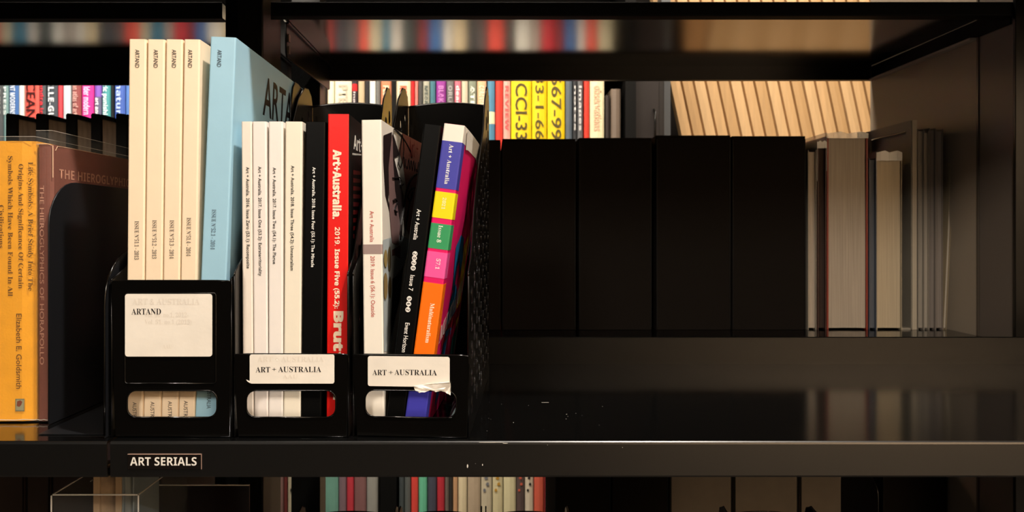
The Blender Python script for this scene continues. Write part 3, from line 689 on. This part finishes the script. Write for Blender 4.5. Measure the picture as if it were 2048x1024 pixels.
# =================================================================== PAPERBACK MAGAZINES
class Book: pass
def magazine(xt, yt, xb, wpx, col, label, cat='magazine', group=None, y=.5825, d=.215, bend=0, hinge=.012, cover2=None, pagem=PAGES, base=None, ybase=850, jut=0, name='magazine', spread=0, yaw=0, splay=0, taper=True):
    """paperback: xt/xb = pixel x of the spine's left edge at its top and at pixel row ybase; wpx = spine width in pixels"""
    base = ZD+FLOORT+.0010 if base is None else base
    b = Book(); k = F/y
    Xt, Xb = (xt-CX)/k, (xb-CX)/k; Zt = ZC+(CY-yt)/k
    zb_ = ZC+(CY-ybase)/k
    a = math.atan2(Xt-Xb, Zt-zb_); t = wpx/k/math.cos(a)
    zo = base+((t+(0 if taper else .003))*math.sin(a) if a > 0 else 0)+(.0001 if a < 0 else 0)
    X0 = Xb+(zo-zb_)*math.tan(a)
    h = (Zt-zo)/math.cos(a)
    b.t, b.h, b.d, b.a, b.y, b.k = t, h, d, a, y, k
    b.root = empty(name, (X0, y, zo), label, cat, group, (0, a, yaw))
    b.Mw = Matrix.Translation((X0, y, zo)) @ Matrix.Rotation(yaw, 4, 'Z') @ Matrix.Rotation(a, 4, 'Y')
    def xc(yy, z=None):
        q = 1 if z is None or not taper else min(1, max(0, (z/h-.08)/.85))
        return t + q*(0 if yy < .002 else bend*((yy-.002)/(d-.002))**2 + splay*(yy-.002)/(d-.002))
    b.xc = xc
    def levels(bm, pts, z0, z1, m=6):
        if not (bend or splay): return bm_prism(bm, pts, z0, z1)
        rings = []
        for k in range(m+1):
            z = z0+(z1-z0)*k/m; q = min(1, max(0, (z/h-.08)/.85)) if taper else 1
            rings.append([bm.verts.new((p[0]-(1-q)*max(0, xc(p[1])-t)*(p[0] > t*.5), p[1], z)) for p in pts])
        for a_, b_ in zip(rings, rings[1:]):
            for k in range(len(pts)): bm.faces.new((a_[k], a_[(k+1) % len(pts)], b_[(k+1) % len(pts)], b_[k]))
        bm.faces.new(rings[0][::-1]); bm.faces.new(rings[-1])
    th = .00045; r = min(.0012, t*.12); n = 12
    ys = [r+(d-r)*i/n for i in range(n+1)]
    outer = [(0, yy) for yy in ys[::-1]]+[(r*.3, r*.3), (r, 0), (t-r, 0), (t-r*.3, r*.3)]+[(xc(yy), yy) for yy in ys]
    inner = [(xc(yy)-th, yy) for yy in ys[::-1]]+[(t-r, th), (r, th)]+[(th, yy) for yy in ys]
    bm = bmesh.new(); levels(bm, outer+inner, 0, h)
    cov = from_bm('cover', bm, [paper(col, .42), paper(cover2 or col, .30)], b.root)
    if cover2:
        for p in cov.data.polygons:
            c = p.center
            if c.x > t-r*.6 and p.normal.x > .5: p.material_index = 1
            elif c.x < .0003 and p.normal.x < -.5: p.material_index = 1
    # page block follows the bent cover
    bm = bmesh.new()
    pts = [(th, d-.001)]+[(th, yy) for yy in (.001,)]+[(t-th, .001)]+[(xc(yy)-th-.0001, yy) for yy in ys[1:-1]]+[(xc(d)-th-.0001, d-.001)]
    levels(bm, pts, .0004, h-.0008); from_bm('page_block', bm, pagem, b.root)
    b.zl = lambda py: (ZC+(CY-py)/k-zo)/math.cos(a)
    return b
def stext(b, s_, p0, p1, cap, cfrac, col, font='sans', off=0, sp=1.0):
    """lettering down a spine from pixel row p0 to p1; cap = capital height in pixels; cfrac = centre across the spine"""
    z0, z1 = b.zl(p0), b.zl(p1); c = cap/b.k
    return lettering(s_, font, z0-z1, c, Matrix.Translation((b.t*cfrac-c/2, -.00018, z0)) @ SPINE, ink(col), b.root, off, sp=sp)
def band(b, p0, p1, col, wrap_=.012, name='colour_band', e=.00012, rough=.42):
    z0, z1 = b.zl(p1), b.zl(p0); t = b.t; r = min(.0012, t*.12)
    pts = [(-e, .004), (-e, r), (r*.3-e, r*.3-e), (r, -e), (t-r, -e), (t-r*.3+e, r*.3-e), (t+e, r)]
    if wrap_ > r: pts += [(b.xc(wrap_*q)+e, wrap_*q) for q in (.35, .7, 1)]
    inner = [(p[0]*(1 if abs(p[0]) > .001 else 1), p[1]) for p in pts]
    bm = bmesh.new(); bm_prism(bm, pts+[(t*.5, .003)] if False else pts+[(b.xc(wrap_)-.0002, wrap_), (t-.0002, .0012), (.0002, .0012), (.0002, .004)], z0, z1)
    return from_bm(name, bm, paper(col, rough), b.root)
def solve(b, px, py):
    u, v = .05, b.h*.6
    for _ in range(40):
        def f(u, v): return pxof(b.Mw @ Vector((b.xc(u, v), u, v)))
        p = f(u, v); e = (px-p[0], py-p[1])
        if abs(e[0])+abs(e[1]) < .01: break
        h = 1e-4; pu, pv = f(u+h, v), f(u, v+h)
        J = Matrix((((pu[0]-p[0])/h, (pv[0]-p[0])/h), ((pu[1]-p[1])/h, (pv[1]-p[1])/h)))
        try: dlt = J.inverted() @ Vector(e)
        except Exception: break
        u = min(b.d, max(0.0005, u+max(-.04, min(.04, dlt[0])))); v = min(b.h, max(0, v+max(-.1, min(.1, dlt[1]))))
    return (u, v)
def patch(b, pts, col, e=.00025, name='printed_shape', rough=.35, local=False):
    q = pts if local else [solve(b, *p) for p in pts]
    me = plate_mesh(q, [], 0)
    bm = bmesh.new(); bm.from_mesh(me); bmesh.ops.triangulate(bm, faces=bm.faces); bmesh.ops.subdivide_edges(bm, edges=bm.edges, cuts=4)
    for v in bm.verts:
        u, z_ = v.co.x, v.co.y; v.co = Vector((b.xc(u, z_)+e, u, z_))
    return from_bm(name, bm, mat('gloss_%d_%d_%d' % tuple(col), col, rough, .4), b.root, True)

CREAM = (250, 228, 198)
GA = 'cream magazines in the ARTAND file'
for i, (xt, yt, xb, w_, num, yr, p0) in enumerate(((258, 78, 251.5, 33.8, 'ISSUE Nº51.1', '2013', 442), (295, 78.5, 287, 34, 'ISSUE Nº51.2', '2013', 440), (332, 78.5, 322.5, 33, 'ISSUE Nº51.3', '2014', 440), (368, 78.5, 357, 32, 'ISSUE Nº51.4', '2014', 435))):
    ord_ = ['leftmost', 'second from the left', 'third from the left', 'rightmost'][i]
    b = magazine(xt, yt, xb, w_, CREAM, 'cream magazine numbered 51.%d, %s of four in the ARTAND file' % (i+1, ord_), group=GA, d=.225, y=.5825+.0004*i, splay=.0005 if i == 3 else 0, bend=0)
    stext(b, 'ARTAND', 99, 135.5, 8.2, .5-.1*(i == 3), (58, 50, 46), 'sans', .012)
    stext(b, num+' - '+yr, p0, p0+77, 8.5, .56-.03*i, (96, 88, 82), 'serif', -.003)
    stext(b, 'AUSTRALIA', 804-1*i, 855, 7.6, .52-.08*(i == 3), (62, 54, 50), 'sans', .002)
b = magazine(421, 73, 389.5, 51, (160, 205, 228), 'thick pale blue magazine leaning right of the cream ones in the ARTAND file', d=.215, y=.584)
BLUE = b
stext(b, 'ARTAND', 99, 133, 8.2, .38, (56, 70, 82), 'sans', .012)
stext(b, 'ISSUE Nº52.1 - 2014', 418, 498, 8.5, .42, (84, 106, 124), 'serif', -.003)
stext(b, 'AUSTRALIA', 772, 816, 8, .52, (60, 74, 84), 'sans', .002)
u0, v0 = solve(b, 525, 228)
lettering('ARTAND', 'sans', .150, .036, Matrix.Translation((b.t+.0003, u0, v0)) @ SIDE, ink((30, 28, 30)), b.root, .012)
GB = 'Art and Australia magazines in the middle file'
whites = [(482.6, 243, 486, 20.5, (240, 230, 218), 'Art + Australia. 2016. Issue Zero (53.1): Recomposite', 334, 537, .60, 'off-white magazine of 2016 Issue Zero, leftmost in the middle file'),
 (504.5, 243, 508, 28, (242, 234, 228), 'Art + Australia. 2017. Issue One (53.2): Extraterritoriality', 333, 552, .52, 'off-white magazine of 2017 Issue One, second in the middle file'),
 (537, 243, 537, 28.5, (242, 236, 230), 'Art + Australia. 2017. Issue Two (54.1): The Plague', 335, 528, .42, 'off-white magazine of 2017 Issue Two, third in the middle file'),
 (570.5, 243, 566.5, 34, (242, 234, 216), 'Art + Australia. 2018. Issue Three (54.2): Unnaturalism', 331, 541, .46, 'cream-white magazine of 2018 Issue Three, left of the black one')]
for i, (xt, yt, xb, w_, c, s_, p0, p1, cf, lab_) in enumerate(whites):
    b = magazine(xt, yt, xb, w_, c, lab_, group=GB, d=.19, y=.5830+.0003*i)
    stext(b, s_, p0, p1, 6.2, cf, (34, 30, 30), 'sans', .020, sp=1.08)
b = magazine(611, 243.5, 602, 40, (11, 10, 11), 'black magazine of 2018 Issue Four in the middle file', group=GB, d=.19, y=.584)
stext(b, 'Art + Australia. 2018. Issue Four (55.1): The Miracle', 334, 534, 6.0, .47, (240, 238, 232), 'sans', .020, sp=1.08)
b = magazine(655.5, 228, 652.5, 43, (232, 22, 16), 'bright red magazine of 2019 Issue Five in the middle file', group=GB, d=.19, y=.583, cover2=(18, 16, 17))
RED = b
stext(b, 'Art+Australia.', 299, 438, 15, .44, (246, 226, 200), 'bold', .036)
stext(b, '2019.', 454, 491, 9.6, .47, (246, 226, 200), 'bold', 0)
stext(b, 'Issue Five (55.2):', 498, 617, 9, .47, (246, 226, 200), 'bold', .022)
stext(b, 'Brutalism', 622, 799, 17, .54, (246, 226, 200), 'bold', .045)
for k in range(9): patch(b, [(706, 340+k*16), (721, 343+k*15.6), (721, 350+k*15.6), (706, 349+k*16)], (160, 40, 44), name='printed_block')
patch(b, [(704, 306), (722, 308), (722, 311), (704, 310)], (200, 196, 188), name='printed_rule')
u0, v0 = solve(b, 705.5, 298)
lettering('Art+Au', 'bold', .055, .012, Matrix.Translation((b.xc(u0)+.0008, u0, v0)) @ Matrix.Rotation(-.052, 4, 'Z') @ SIDE, ink((226, 220, 210)), b.root, 0)

GC = 'magazines in the rightmost file'
b = magazine(722.5, 240, 728.5, 40.5, (244, 238, 226), 'white magazine of 2019 Issue 6 with a collage cover, leftmost in the right file', group=GC, d=.185, y=.584, bend=.011, splay=.003, yaw=-.052, cover2=(232, 226, 214))
M6 = b
stext(b, 'Art + Australia', 422, 484, 8.2, .48, (176, 44, 36), 'sans', .004)
stext(b, '2019. Issue 6 (56.1): Outside', 512, 634, 8.2, .50, (176, 44, 36), 'sans', .004)
band(b, 489, 508, (158, 138, 134), .011)
BK = (34, 26, 26)
patch(b, [(765, 480), (800, 470), (822, 480), (800, 560), (790, 640), (782, 704), (766, 704)], (176, 186, 188), .0002)
patch(b, [(804, 264), (843, 286), (838, 340), (828, 410), (818, 470), (808, 450), (812, 380), (806, 330), (797, 300)], (150, 96, 84), .0003)
patch(b, [(766, 271), (783, 264), (780, 330), (776, 400), (780, 430), (770, 390), (766, 320)], BK, .0004)
patch(b, [(783, 268), (776, 335), (778, 420), (783, 486), (796, 492), (800, 440), (792, 370), (787, 310)], (122, 96, 94), .0005)
patch(b, [(784, 263), (798, 310), (787, 316), (806, 391), (803, 476), (798, 440), (789, 380), (785, 320)], BK, .0006)
patch(b, [(783, 500), (800, 490), (798, 560), (790, 612), (784, 600)], (96, 60, 62), .0005)
patch(b, [(784, 560), (796, 548), (806, 530), (798, 600), (788, 640), (781, 674)], (16, 15, 16), .0007)
for cx_, cy_, rx_, ry_, cc in ((769.5, 517, 3.6, 18, (150, 130, 82)), (777, 518, 3, 26, (96, 84, 56)), (769, 572, 4.5, 27, (140, 118, 76)), (778, 575, 3, 22, (90, 78, 50))):
    patch(b, [(cx_+rx_*math.cos(k*PI/6), cy_+ry_*math.sin(k*PI/6)) for k in range(12)], cc, .0009, 'printed_oval')
def scribble(b, px, col=(24, 16, 16), r=.0006, name='drawn_line'):
    bm = bmesh.new(); pts = []
    for p in px:
        u, v = solve(b, *p); pts.append((b.xc(u, v)+.0009, u, v))
    # smooth the polyline
    P = []
    for i in range(len(pts)-1):
        for k in range(3):
            t = k/3; a0, a1, a2, a3 = (Vector(pts[max(i-1, 0)]), Vector(pts[i]), Vector(pts[i+1]), Vector(pts[min(i+2, len(pts)-1)]))
            P.append(.5*((2*a1)+(-a0+a2)*t+(2*a0-5*a1+4*a2-a3)*t*t+(-a0+3*a1-3*a2+a3)*t*t*t))
    P.append(Vector(pts[-1])); tube_bm(bm, P, r, 4); return from_bm(name, bm, ink(col), b.root)
scribble(b, [(836, 348), (828, 350), (818, 362), (811, 384), (807, 410), (800, 450), (799, 480)], r=.0012)
scribble(b, [(828, 376), (820, 378), (813, 394), (820, 400), (824, 384), (818, 404), (812, 440), (808, 470)], r=.001)
scribble(b, [(795, 330), (800, 290), (803, 270), (806, 300), (800, 335), (794, 325)], r=.0005)
scribble(b, [(783, 356), (797, 355), (800, 362), (799, 372), (805, 368)], r=.0006)
scribble(b, [(786, 258), (800, 270), (818, 300), (822, 316)], r=.0007)
scribble(b, [(784, 402), (789, 398), (792, 404), (787, 420), (792, 424)], r=.001)
for k, q in enumerate(((806, 314), (811, 316), (816, 317), (821, 319), (826, 321), (831, 322), (835, 324))):
    scribble(b, [(q[0], q[1]+(16 if k % 2 else 0)-14*(k == 3)), (q[0]+2, q[1]+22), (q[0]+4, q[1]+4)], r=.00045, name='drawn_letter')
u0, v0 = solve(b, 817, 312)
lettering('Art +', 'serif', .026, .019, Matrix.Translation((b.xc(u0)+.0005, u0, v0)) @ Matrix.Rotation(-.20, 4, 'Z') @ SIDE, ink((110, 24, 22)), b.root, -.012)

b = magazine(848, 248, 771, 35, (11, 11, 12), 'black magazine of 2020 Issue 7 leaning in the right file', group=GC, d=.185, y=.5835, yaw=-.052)
M7 = b
stext(b, 'Art + Australia', 417, 478, 8.6, .36, (236, 232, 226), 'sans', .008)
stext(b, 'Issue 7', 548, 579, 8.6, .46, (236, 232, 226), 'sans', .008)
stext(b, 'Event Horizon', 643, 702, 8.8, .52, (236, 232, 226), 'sans', .008)
for ch, py in (('2', 505.5), ('0', 514), ('2', 523.5), ('0', 534), ('5', 595), ('6', 605.5), ('2', 617)):
    z0 = b.zl(py); cf = .44; R_ = 5.0/b.k
    plate('numeral_disc', [(b.t*cf+R_*math.cos(k*PI/10), z0+R_*math.sin(k*PI/10)) for k in range(20)], [], .0001, ink((240, 236, 230)), b.root, FRONT, (0, -.00018, 0))
    lettering(ch, 'bold', 4.2/b.k, 6/b.k, Matrix.Translation((b.t*cf-3/b.k, -.00032, z0+2.1/b.k)) @ SPINE, ink((18, 18, 18)), b.root)
plate('numeral_dash', [(b.t*.44-.0003, b.zl(612.5)), (b.t*.44+.0003, b.zl(612.5)), (b.t*.44+.0003, b.zl(609.5)), (b.t*.44-.0003, b.zl(609.5))], [], .0001, ink((240, 236, 230)), b.root, FRONT, (0, -.0003, 0))
b = magazine(889, 247, 808, 41, (232, 20, 104), 'colourful banded magazine of 2021 Issue 8 leaning right in the right file', group=GC, d=.165, y=.583, bend=-.005, splay=.0055, yaw=-.070, taper=False)
M8 = b
DEEP = (226, 18, 100)
wt = band(b, 247.2, 281, (244, 238, 226), .02, e=.0001)
band(b, 281, 375, (70, 70, 172), .014); band(b, 382, 434, (246, 228, 14), .014)
band(b, 445, 495, (58, 158, 100), .014); band(b, 501, 552, (244, 92, 166), .014)
band(b, 563, 752, (252, 118, 8), .014); band(b, 762, 842, (64, 62, 176), .014)
stext(b, 'Art + Australia', 287, 366, 8.5, .50, (244, 240, 228), 'serif', -.002)
stext(b, '2021', 393, 416, 7, .50, (246, 244, 200), 'serif', -.004)
stext(b, 'Issue 8', 448, 482, 8.5, .50, (240, 244, 230), 'serif', -.002)
stext(b, '57.1', 514, 535, 8, .60, (250, 236, 236), 'serif', -.002)
stext(b, 'Multinaturalism', 603, 682, 8.5, .60, (250, 240, 214), 'serif', -.002)
H8 = b.h; D8 = b.d
loc = lambda pts: [(p[0]*D8, p[1]*H8) for p in pts]
patch(b, loc([(.08, .998), (.99, .998), (.99, .55), (.95, .56), (.93, .74), (.88, .86), (.78, .915), (.6, .935), (.4, .935), (.2, .935), (.12, .93)]), (244, 238, 226), .0007, local=True)
patch(b, loc([(.25, .60), (.40, .64), (.55, .63), (.66, .55), (.60, .46), (.50, .55), (.42, .52), (.42, .44), (.35, .44)]), (36, 120, 176), .0004, local=True)
patch(b, loc([(.30, .40), (.45, .46), (.60, .42), (.66, .34), (.52, .26), (.45, .30), (.34, .16), (.25, .20)]), (36, 120, 176), .0004, local=True)
patch(b, loc([(.24, .12), (.36, .16), (.36, .06), (.26, .03)]), (40, 110, 176), .0004, local=True)
patch(b, loc([(.64, .60), (.86, .64), (.92, .30), (.80, .26), (.68, .36)]), (222, 186, 30), .0004, local=True)
patch(b, loc([(.18, .31), (.96, .37), (.96, .31), (.18, .25)]), (150, 22, 40), .0006, local=True)
patch(b, loc([(.66, .24), (.94, .28), (.94, .05), (.66, .02)]), (20, 74, 70), .0005, local=True)
me = text_mesh('MULTINATURAL', 'serif', .0); xs = [v.co.x for v in me.vertices]
for v in me.vertices:
    u = .012+(v.co.x-min(xs))/(max(xs)-min(xs))*D8*.85; z_ = .262*H8+.25*u+v.co.y*.022*(1+u*2); v.co = Vector((b.xc(u, z_)+.0009, u, z_))
link('lettering', me, ink((236, 226, 220)), b.root)
# tilted glossy sheets crossing the right file behind the window
gs = empty('leaflet', ((895-CX)/F*.60, .605, ZD+FLOORT), 'glossy leaflet slumped in the window of the right file', 'leaflet', rot=(0, math.radians(26), 0))
box('sheet', 0, .0012, 0, .12, .001, .040, mat('leaflet_gloss', (110, 124, 126), .2, .5), gs)
box('edge_strip', .0012, .0018, 0, .12, .001, .040, mat('leaflet_pale', (196, 188, 176), .4, .4), gs)

# =================================================================== LEFT BAY BOOKS, BOOKENDS
BY = .615
yk = F/BY
def hard(px0, px1, ytop, col, label, d, name='book', jut=0, base=ZD, leanpx=0):
    X0, X1 = (px0-CX)/yk, (px1-CX)/yk; H = ZC+(CY-ytop)/yk-base; t = X1-X0
    a = math.atan2(leanpx/yk, H)
    o = empty(name, (X0, BY, base+.0014+(0 if a <= 0 else t*math.sin(a))), label, 'book', None, (0, a, 0))
    bm = bmesh.new(); r = .002; n = 6
    front = [(t*k/n, -.0005*math.sin(PI*k/n)) for k in range(n+1)]
    bm_prism(bm, [(0, d), (0, r)]+front[1:-1]+[(t, r), (t, d), (t-.002, d), (t-.002, .004), (.002, .004), (.002, d)], 0, H-.001)
    from_bm('cover', bm, mat('bookcloth_%d' % col[0], col, .5, .4, noise=.12, nscale=60, bump=.12, bscale=500), o)
    bm = bmesh.new(); bm_box(bm, .002, t-.002, .0042, d-.004, .003, H-.004); from_bm('page_block', bm, PAGES, o)
    return o, t, H, X0
yel, yt_, yh, yx = hard(-90, 71.5, 283, (250, 172, 30), 'thick golden-yellow book about life symbols at the left frame edge', .20)
def ytext(s_, cpx, p0, p1, cap, font='serif', off=-.003, root=yel, X0=yx, col=(110, 72, 20)):
    c = cap/yk; z0 = (ZC+(CY-p0)/yk)-ZD-.001; z1 = (ZC+(CY-p1)/yk)-ZD-.001; xc_ = (cpx-CX)/yk-X0
    return lettering(s_, font, z0-z1, c, Matrix.Translation((xc_-c/2, -.0008, z0)) @ SPINE, ink(col), root, off)
ytext('Life Symbols: A Brief Study Into The', 62.5, 325, 582, 9.5)
ytext('Origins And Significance Of Certain', 43, 329, 578, 9.5)
ytext('Symbols Which Have Been Found In All', 22, 313, 593, 9.5)
ytext('Civilizations', 4, 411, 497, 9.5)
ytext('Elizabeth E. Goldsmith', 39, 628, 778, 10.5, 'sans', .004)
zz = lambda py: (ZC+(CY-py)/yk)-ZD-.001
xx = lambda px: (px-CX)/yk-yx
em = plate('publisher_emblem', [(xx(32), zz(823)), (xx(50), zz(823)), (xx(50), zz(798)), (xx(32), zz(798))], [], .0001, ink((122, 116, 84)), yel, FRONT, (0, -.0008, 0))
plate('emblem_print', [(xx(33.5), zz(821)), (xx(49), zz(821)), (xx(49), zz(800)), (xx(33.5), zz(800))], [], .0001, ink((146, 142, 110)), em, FRONT, (0, -.0009, 0))
plate('emblem_figure', [(xx(35), zz(812)), (xx(40), zz(814)), (xx(44), zz(810)), (xx(46), zz(804)), (xx(42), zz(801)), (xx(36), zz(803))], [], .0001, ink((122, 60, 34)), em, FRONT, (0, -.0010, 0))
JACK = plastic_clear('book_jacket_film', (150, 148, 142), .93, .2)
def jacket(root, t, H, d, extra, name='plastic_jacket', side=True, drop=.0):
    bm = bmesh.new(); e = .0005; yf = -.0016; n = 8
    pts = [(-e, d*.9), (-e, 0)]+[((t*k/n), yf-.0003*math.sin(k*2.3)) for k in range(n+1)]+[(t+e, .001), (t+e, d*.9)]
    a = [bm.verts.new((p[0], p[1], .0001)) for p in pts]; c = [bm.verts.new((p[0], p[1], H+extra+.0006*math.sin(i*1.7))) for i, p in enumerate(pts)]
    for i in range(len(pts)-1): bm.faces.new((a[i], a[i+1], c[i+1], c[i]))
    o = from_bm(name, bm, JACK, root)
    bm = bmesh.new(); tube_bm(bm, [v for v in [(p[0], p[1], H+extra) for p in pts[1:]]], .0002, 4); tube_bm(bm, [(p[0], p[1]-.0002, .0015+.0008*math.sin(i*2)) for i, p in enumerate(pts[2:-1])], .00035, 4) if False else None
    b2_ = bmesh.new(); tube_bm(b2_, [(p[0], p[1]-.0002, .0015+.0003*math.sin(i*2)) for i, p in enumerate(pts[2:-1])], .00035, 4)
    from_bm('folded_edge', b2_, mat('film_edge', (196, 190, 180), .3, .5), o)
    from_bm('folded_edge', bm, mat('film_edge', (196, 190, 180), .3, .5), o)
    return o
jacket(yel, yt_, yh, .19, .0028)
bro, bt_, bh, bx = hard(74.5, 105.5, 290, (128, 74, 60), 'worn brown hardback about hieroglyphics in a clear jacket beside the yellow book', .17, leanpx=0)
# spine widens towards its head because the bookend covers the foot
ytext('THE HIEROGLYPHICS OF HORAPOLLO', 85, 372, 730, 8.0, 'sans', .004, bro, bx, (190, 140, 118))
jacket(bro, bt_, bh, .16, .0112)
lettering('THE HIEROGLYPHICS', 'bold', .128, .0082, Matrix.Translation((bt_+.0003, .0088, zz(356))) @ SIDE, ink((188, 136, 112)), bro, -.006)
for pts in ([(-.0001, bh-.001), (bt_*.3, bh-.0006), (bt_*.7, bh-.0005), (bt_+.0002, bh-.002), (bt_+.0003, bh-.030)],):
    bm = bmesh.new(); tube_bm(bm, [(p[0], -.0008 if 0 < p[0] < bt_ else -.0002, p[1]) for p in pts], .00035, 5); from_bm('worn_edge', bm, mat('worn_board', (214, 180, 150), .8, .2), bro)
bm = bmesh.new(); tube_bm(bm, [(bt_+.0006, .003, bh-.006), (bt_+.0004, .006, bh-.002), (bt_, .02, bh-.0012), (bt_, .05, bh-.0012), (bt_, .09, bh-.001)], .0003, 5); from_bm('worn_edge', bm, mat('worn_board', (214, 180, 150), .8, .2), bro)
# bookends: bent steel plates
def bookend(X, y0, y1, ztop, r, label, base=ZD, lean_=0, foot=-1):
    o = empty('bookend', (X, (y0+y1)/2, base+.0004), label, 'bookend', 'black steel bookends'); hd = (y1-y0)/2; H = ztop-base
    pts = [(-hd, 0), (hd, 0)]
    pts += [(hd-.03+.03*math.cos(a), H-.03+.03*math.sin(a)) for a in [k*PI/2/6 for k in range(7)]]
    pts += [(-hd+r-r*math.sin(a), H-r+r*math.cos(a)) for a in [k*PI/2/8 for k in range(9)]]
    plate('upright_plate', pts, [], .0012, mat('bookend_paint', (22, 23, 26), .35, .45), o, SIDE, bev=.0003)
    box('foot_plate', *((-.06, 0) if foot < 0 else (0, .06)), -hd+.01, hd-.01, 0, .0006, mat('bookend_paint', (22, 23, 26), .35, .45), o)
    return o
bookend(-.3826, .6065, .80, ZC+(CY-371)/F*.68, .040, 'black steel bookend holding up the brown book')
be = bookend((209-CX)/F*.567, .567, .72, ZC+(CY-500)/F*.62, .045, 'black curved bookend against the left side of the ARTAND file', foot=-1)
bm = bmesh.new(); hd = (.72-.567)/2; H = ZC+(CY-500)/F*.62-ZD
tube_bm(bm, [(0, -hd, .002), (0, -hd, H*.4), (0, -hd, H-.045)]+[(0, -hd+.045-.045*math.sin(a), H-.045+.045*math.cos(a)) for a in [PI/2-k*PI/2/8 for k in range(1, 9)]]+[(0, 0, H)], .0009, 6)
from_bm('rolled_edge', bm, FILE_PLASTIC, be, True)
bookend((1757-CX)/F*.80, .80, .885, ZC+(CY-962)/F*.80, .02, 'black rounded bookend under the front shelf at the right', base=ZC-.645, foot=1)
# stand for the low acrylic holder
def acrylic(px0, px1, pytop, y0, d, label):
    X0, X1 = (px0-CX)/F*y0, (px1-CX)/F*y0; t = X1-X0; H = ZC+(CY-pytop)/F*y0-(ZC-.645)
    o = empty('acrylic_holder', ((X0+X1)/2, y0+d/2, ZC-.645), label, 'holder')
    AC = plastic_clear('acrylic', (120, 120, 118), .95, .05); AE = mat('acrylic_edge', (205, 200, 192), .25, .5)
    h = t/2; q = d/2
    for nm, a in (('front_wall', (-h, h, -q, -q+.002)), ('back_wall', (-h, h, q-.002, q)), ('side_wall', (-h, -h+.002, -q+.002, q-.002)), ('side_wall', (h-.002, h, -q+.002, q-.002)), ('divider', (-h*.78, -h*.78+.002, -q*.1, q-.002))):
        box(nm, *a, .003, H-(.0 if nm != 'divider' else .004), AC, o)
    box('base', -h, h, -q, q, 0, .003, AC, o)
    e = .0005
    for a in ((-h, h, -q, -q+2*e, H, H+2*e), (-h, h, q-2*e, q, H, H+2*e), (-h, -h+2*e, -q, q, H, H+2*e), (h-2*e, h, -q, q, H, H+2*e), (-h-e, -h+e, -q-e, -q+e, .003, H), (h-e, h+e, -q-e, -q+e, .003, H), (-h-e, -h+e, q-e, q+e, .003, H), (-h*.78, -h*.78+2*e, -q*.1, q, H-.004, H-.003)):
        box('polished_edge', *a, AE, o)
    return o
acrylic(103, 277, 991, .62, .10, 'clear acrylic holder under the left end of the front shelf')
ck = foreedge(186, 243, 940, 'mottled cork-covered book standing in the acrylic holder', (184, 160, 130), mat('cork', (190, 164, 134), .8, .3, noise=.5, nscale=90), y=.655, d=.05, base=ZC-.6414, bt=.006, name='cork_book')
foreedge(244, 268, 935, 'pale blue-grey booklet behind the cork book in the acrylic holder', (128, 142, 148), mat('cool_pages', (130, 138, 140), .8, .2), y=.655, d=.05, base=ZC-.6414, bt=.0015, name='booklet')
ds = empty('display_stand', ((390-CX)/F*.80, .82, ZC-.645), 'clear acrylic stand with a thin bright top edge under the serials label', 'stand')
sx = (483-290)/2/F*.80; H = ZC+(CY-984)/F*.80-(ZC-.645)
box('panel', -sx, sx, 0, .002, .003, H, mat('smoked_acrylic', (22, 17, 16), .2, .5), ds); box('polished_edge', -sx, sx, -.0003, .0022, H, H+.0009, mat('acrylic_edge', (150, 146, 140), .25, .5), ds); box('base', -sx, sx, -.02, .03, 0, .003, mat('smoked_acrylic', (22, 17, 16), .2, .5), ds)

# added unseen cabinets behind the viewer: they darken the shelf edge's left reflection
for k, (xa, xb) in enumerate(((-2.9, -1.75), (-1.73, -.58), (-.56, .59))):
    c_ = empty('added_cabinet', ((xa+xb)/2, -2.72, 0), ['added dark cabinet farthest left behind the viewer', 'added dark middle cabinet behind the viewer', 'added dark cabinet nearest the lit wall behind the viewer'][k], 'cabinet', 'added dark cabinets behind the viewer')
    hw_ = (xb-xa)/2
    box('body', -hw_, hw_, -.2, .2, .05, 2.3, mat('cabinet_dark', (26, 22, 21), .5, .4), c_, .003)
    box('plinth', -hw_+.02, hw_-.02, -.19, .18, 0, .05, MATT_BLACK, c_)
    for q in (-1, 1):
        d_ = box('door', min(q*.003, q*(hw_-.004)), max(q*.003, q*(hw_-.004)), .201, .22, .06, 2.29, mat('cabinet_door', (34, 28, 28), .5, .4), c_, .002)
        box('handle', q*.04-.006, q*.04+.006, .221, .24, 1.0, 1.2, mat('worn_steel', (150, 135, 120), .35, .5, .6), d_, .002)

# =================================================================== CEILING LAMPS (visible bodies of the lights)
def lamp(loc, sx, sy, label):
    o = empty('ceiling_light', loc, label, 'lamp', 'ceiling lamps'); 
    bm = bmesh.new(); bm_box(bm, -sx/2-.02, sx/2+.02, -sy/2-.02, sy/2+.02, .012, .03, .003); from_bm('housing', bm, MATT_BLACK, o)
    bm = bmesh.new(); bm_box(bm, -sx/2, sx/2, -sy/2, sy/2, .010, .012)
    m = mat('lamp_diffuser', (255, 240, 220), .5, .3); m.node_tree.nodes['Principled BSDF'].inputs['Emission Color'].default_value = (1, .85, .68, 1); m.node_tree.nodes['Principled BSDF'].inputs['Emission Strength'].default_value = 4
    from_bm('diffuser', bm, m, o)
lamp((-.55, 1.65, CEIL-.03), 2.2, .25, 'long ceiling lamp over the far aisle')
lamp((1.35, 2.2, CEIL-.03), .9, .3, 'ceiling lamp before the timber slat wall')
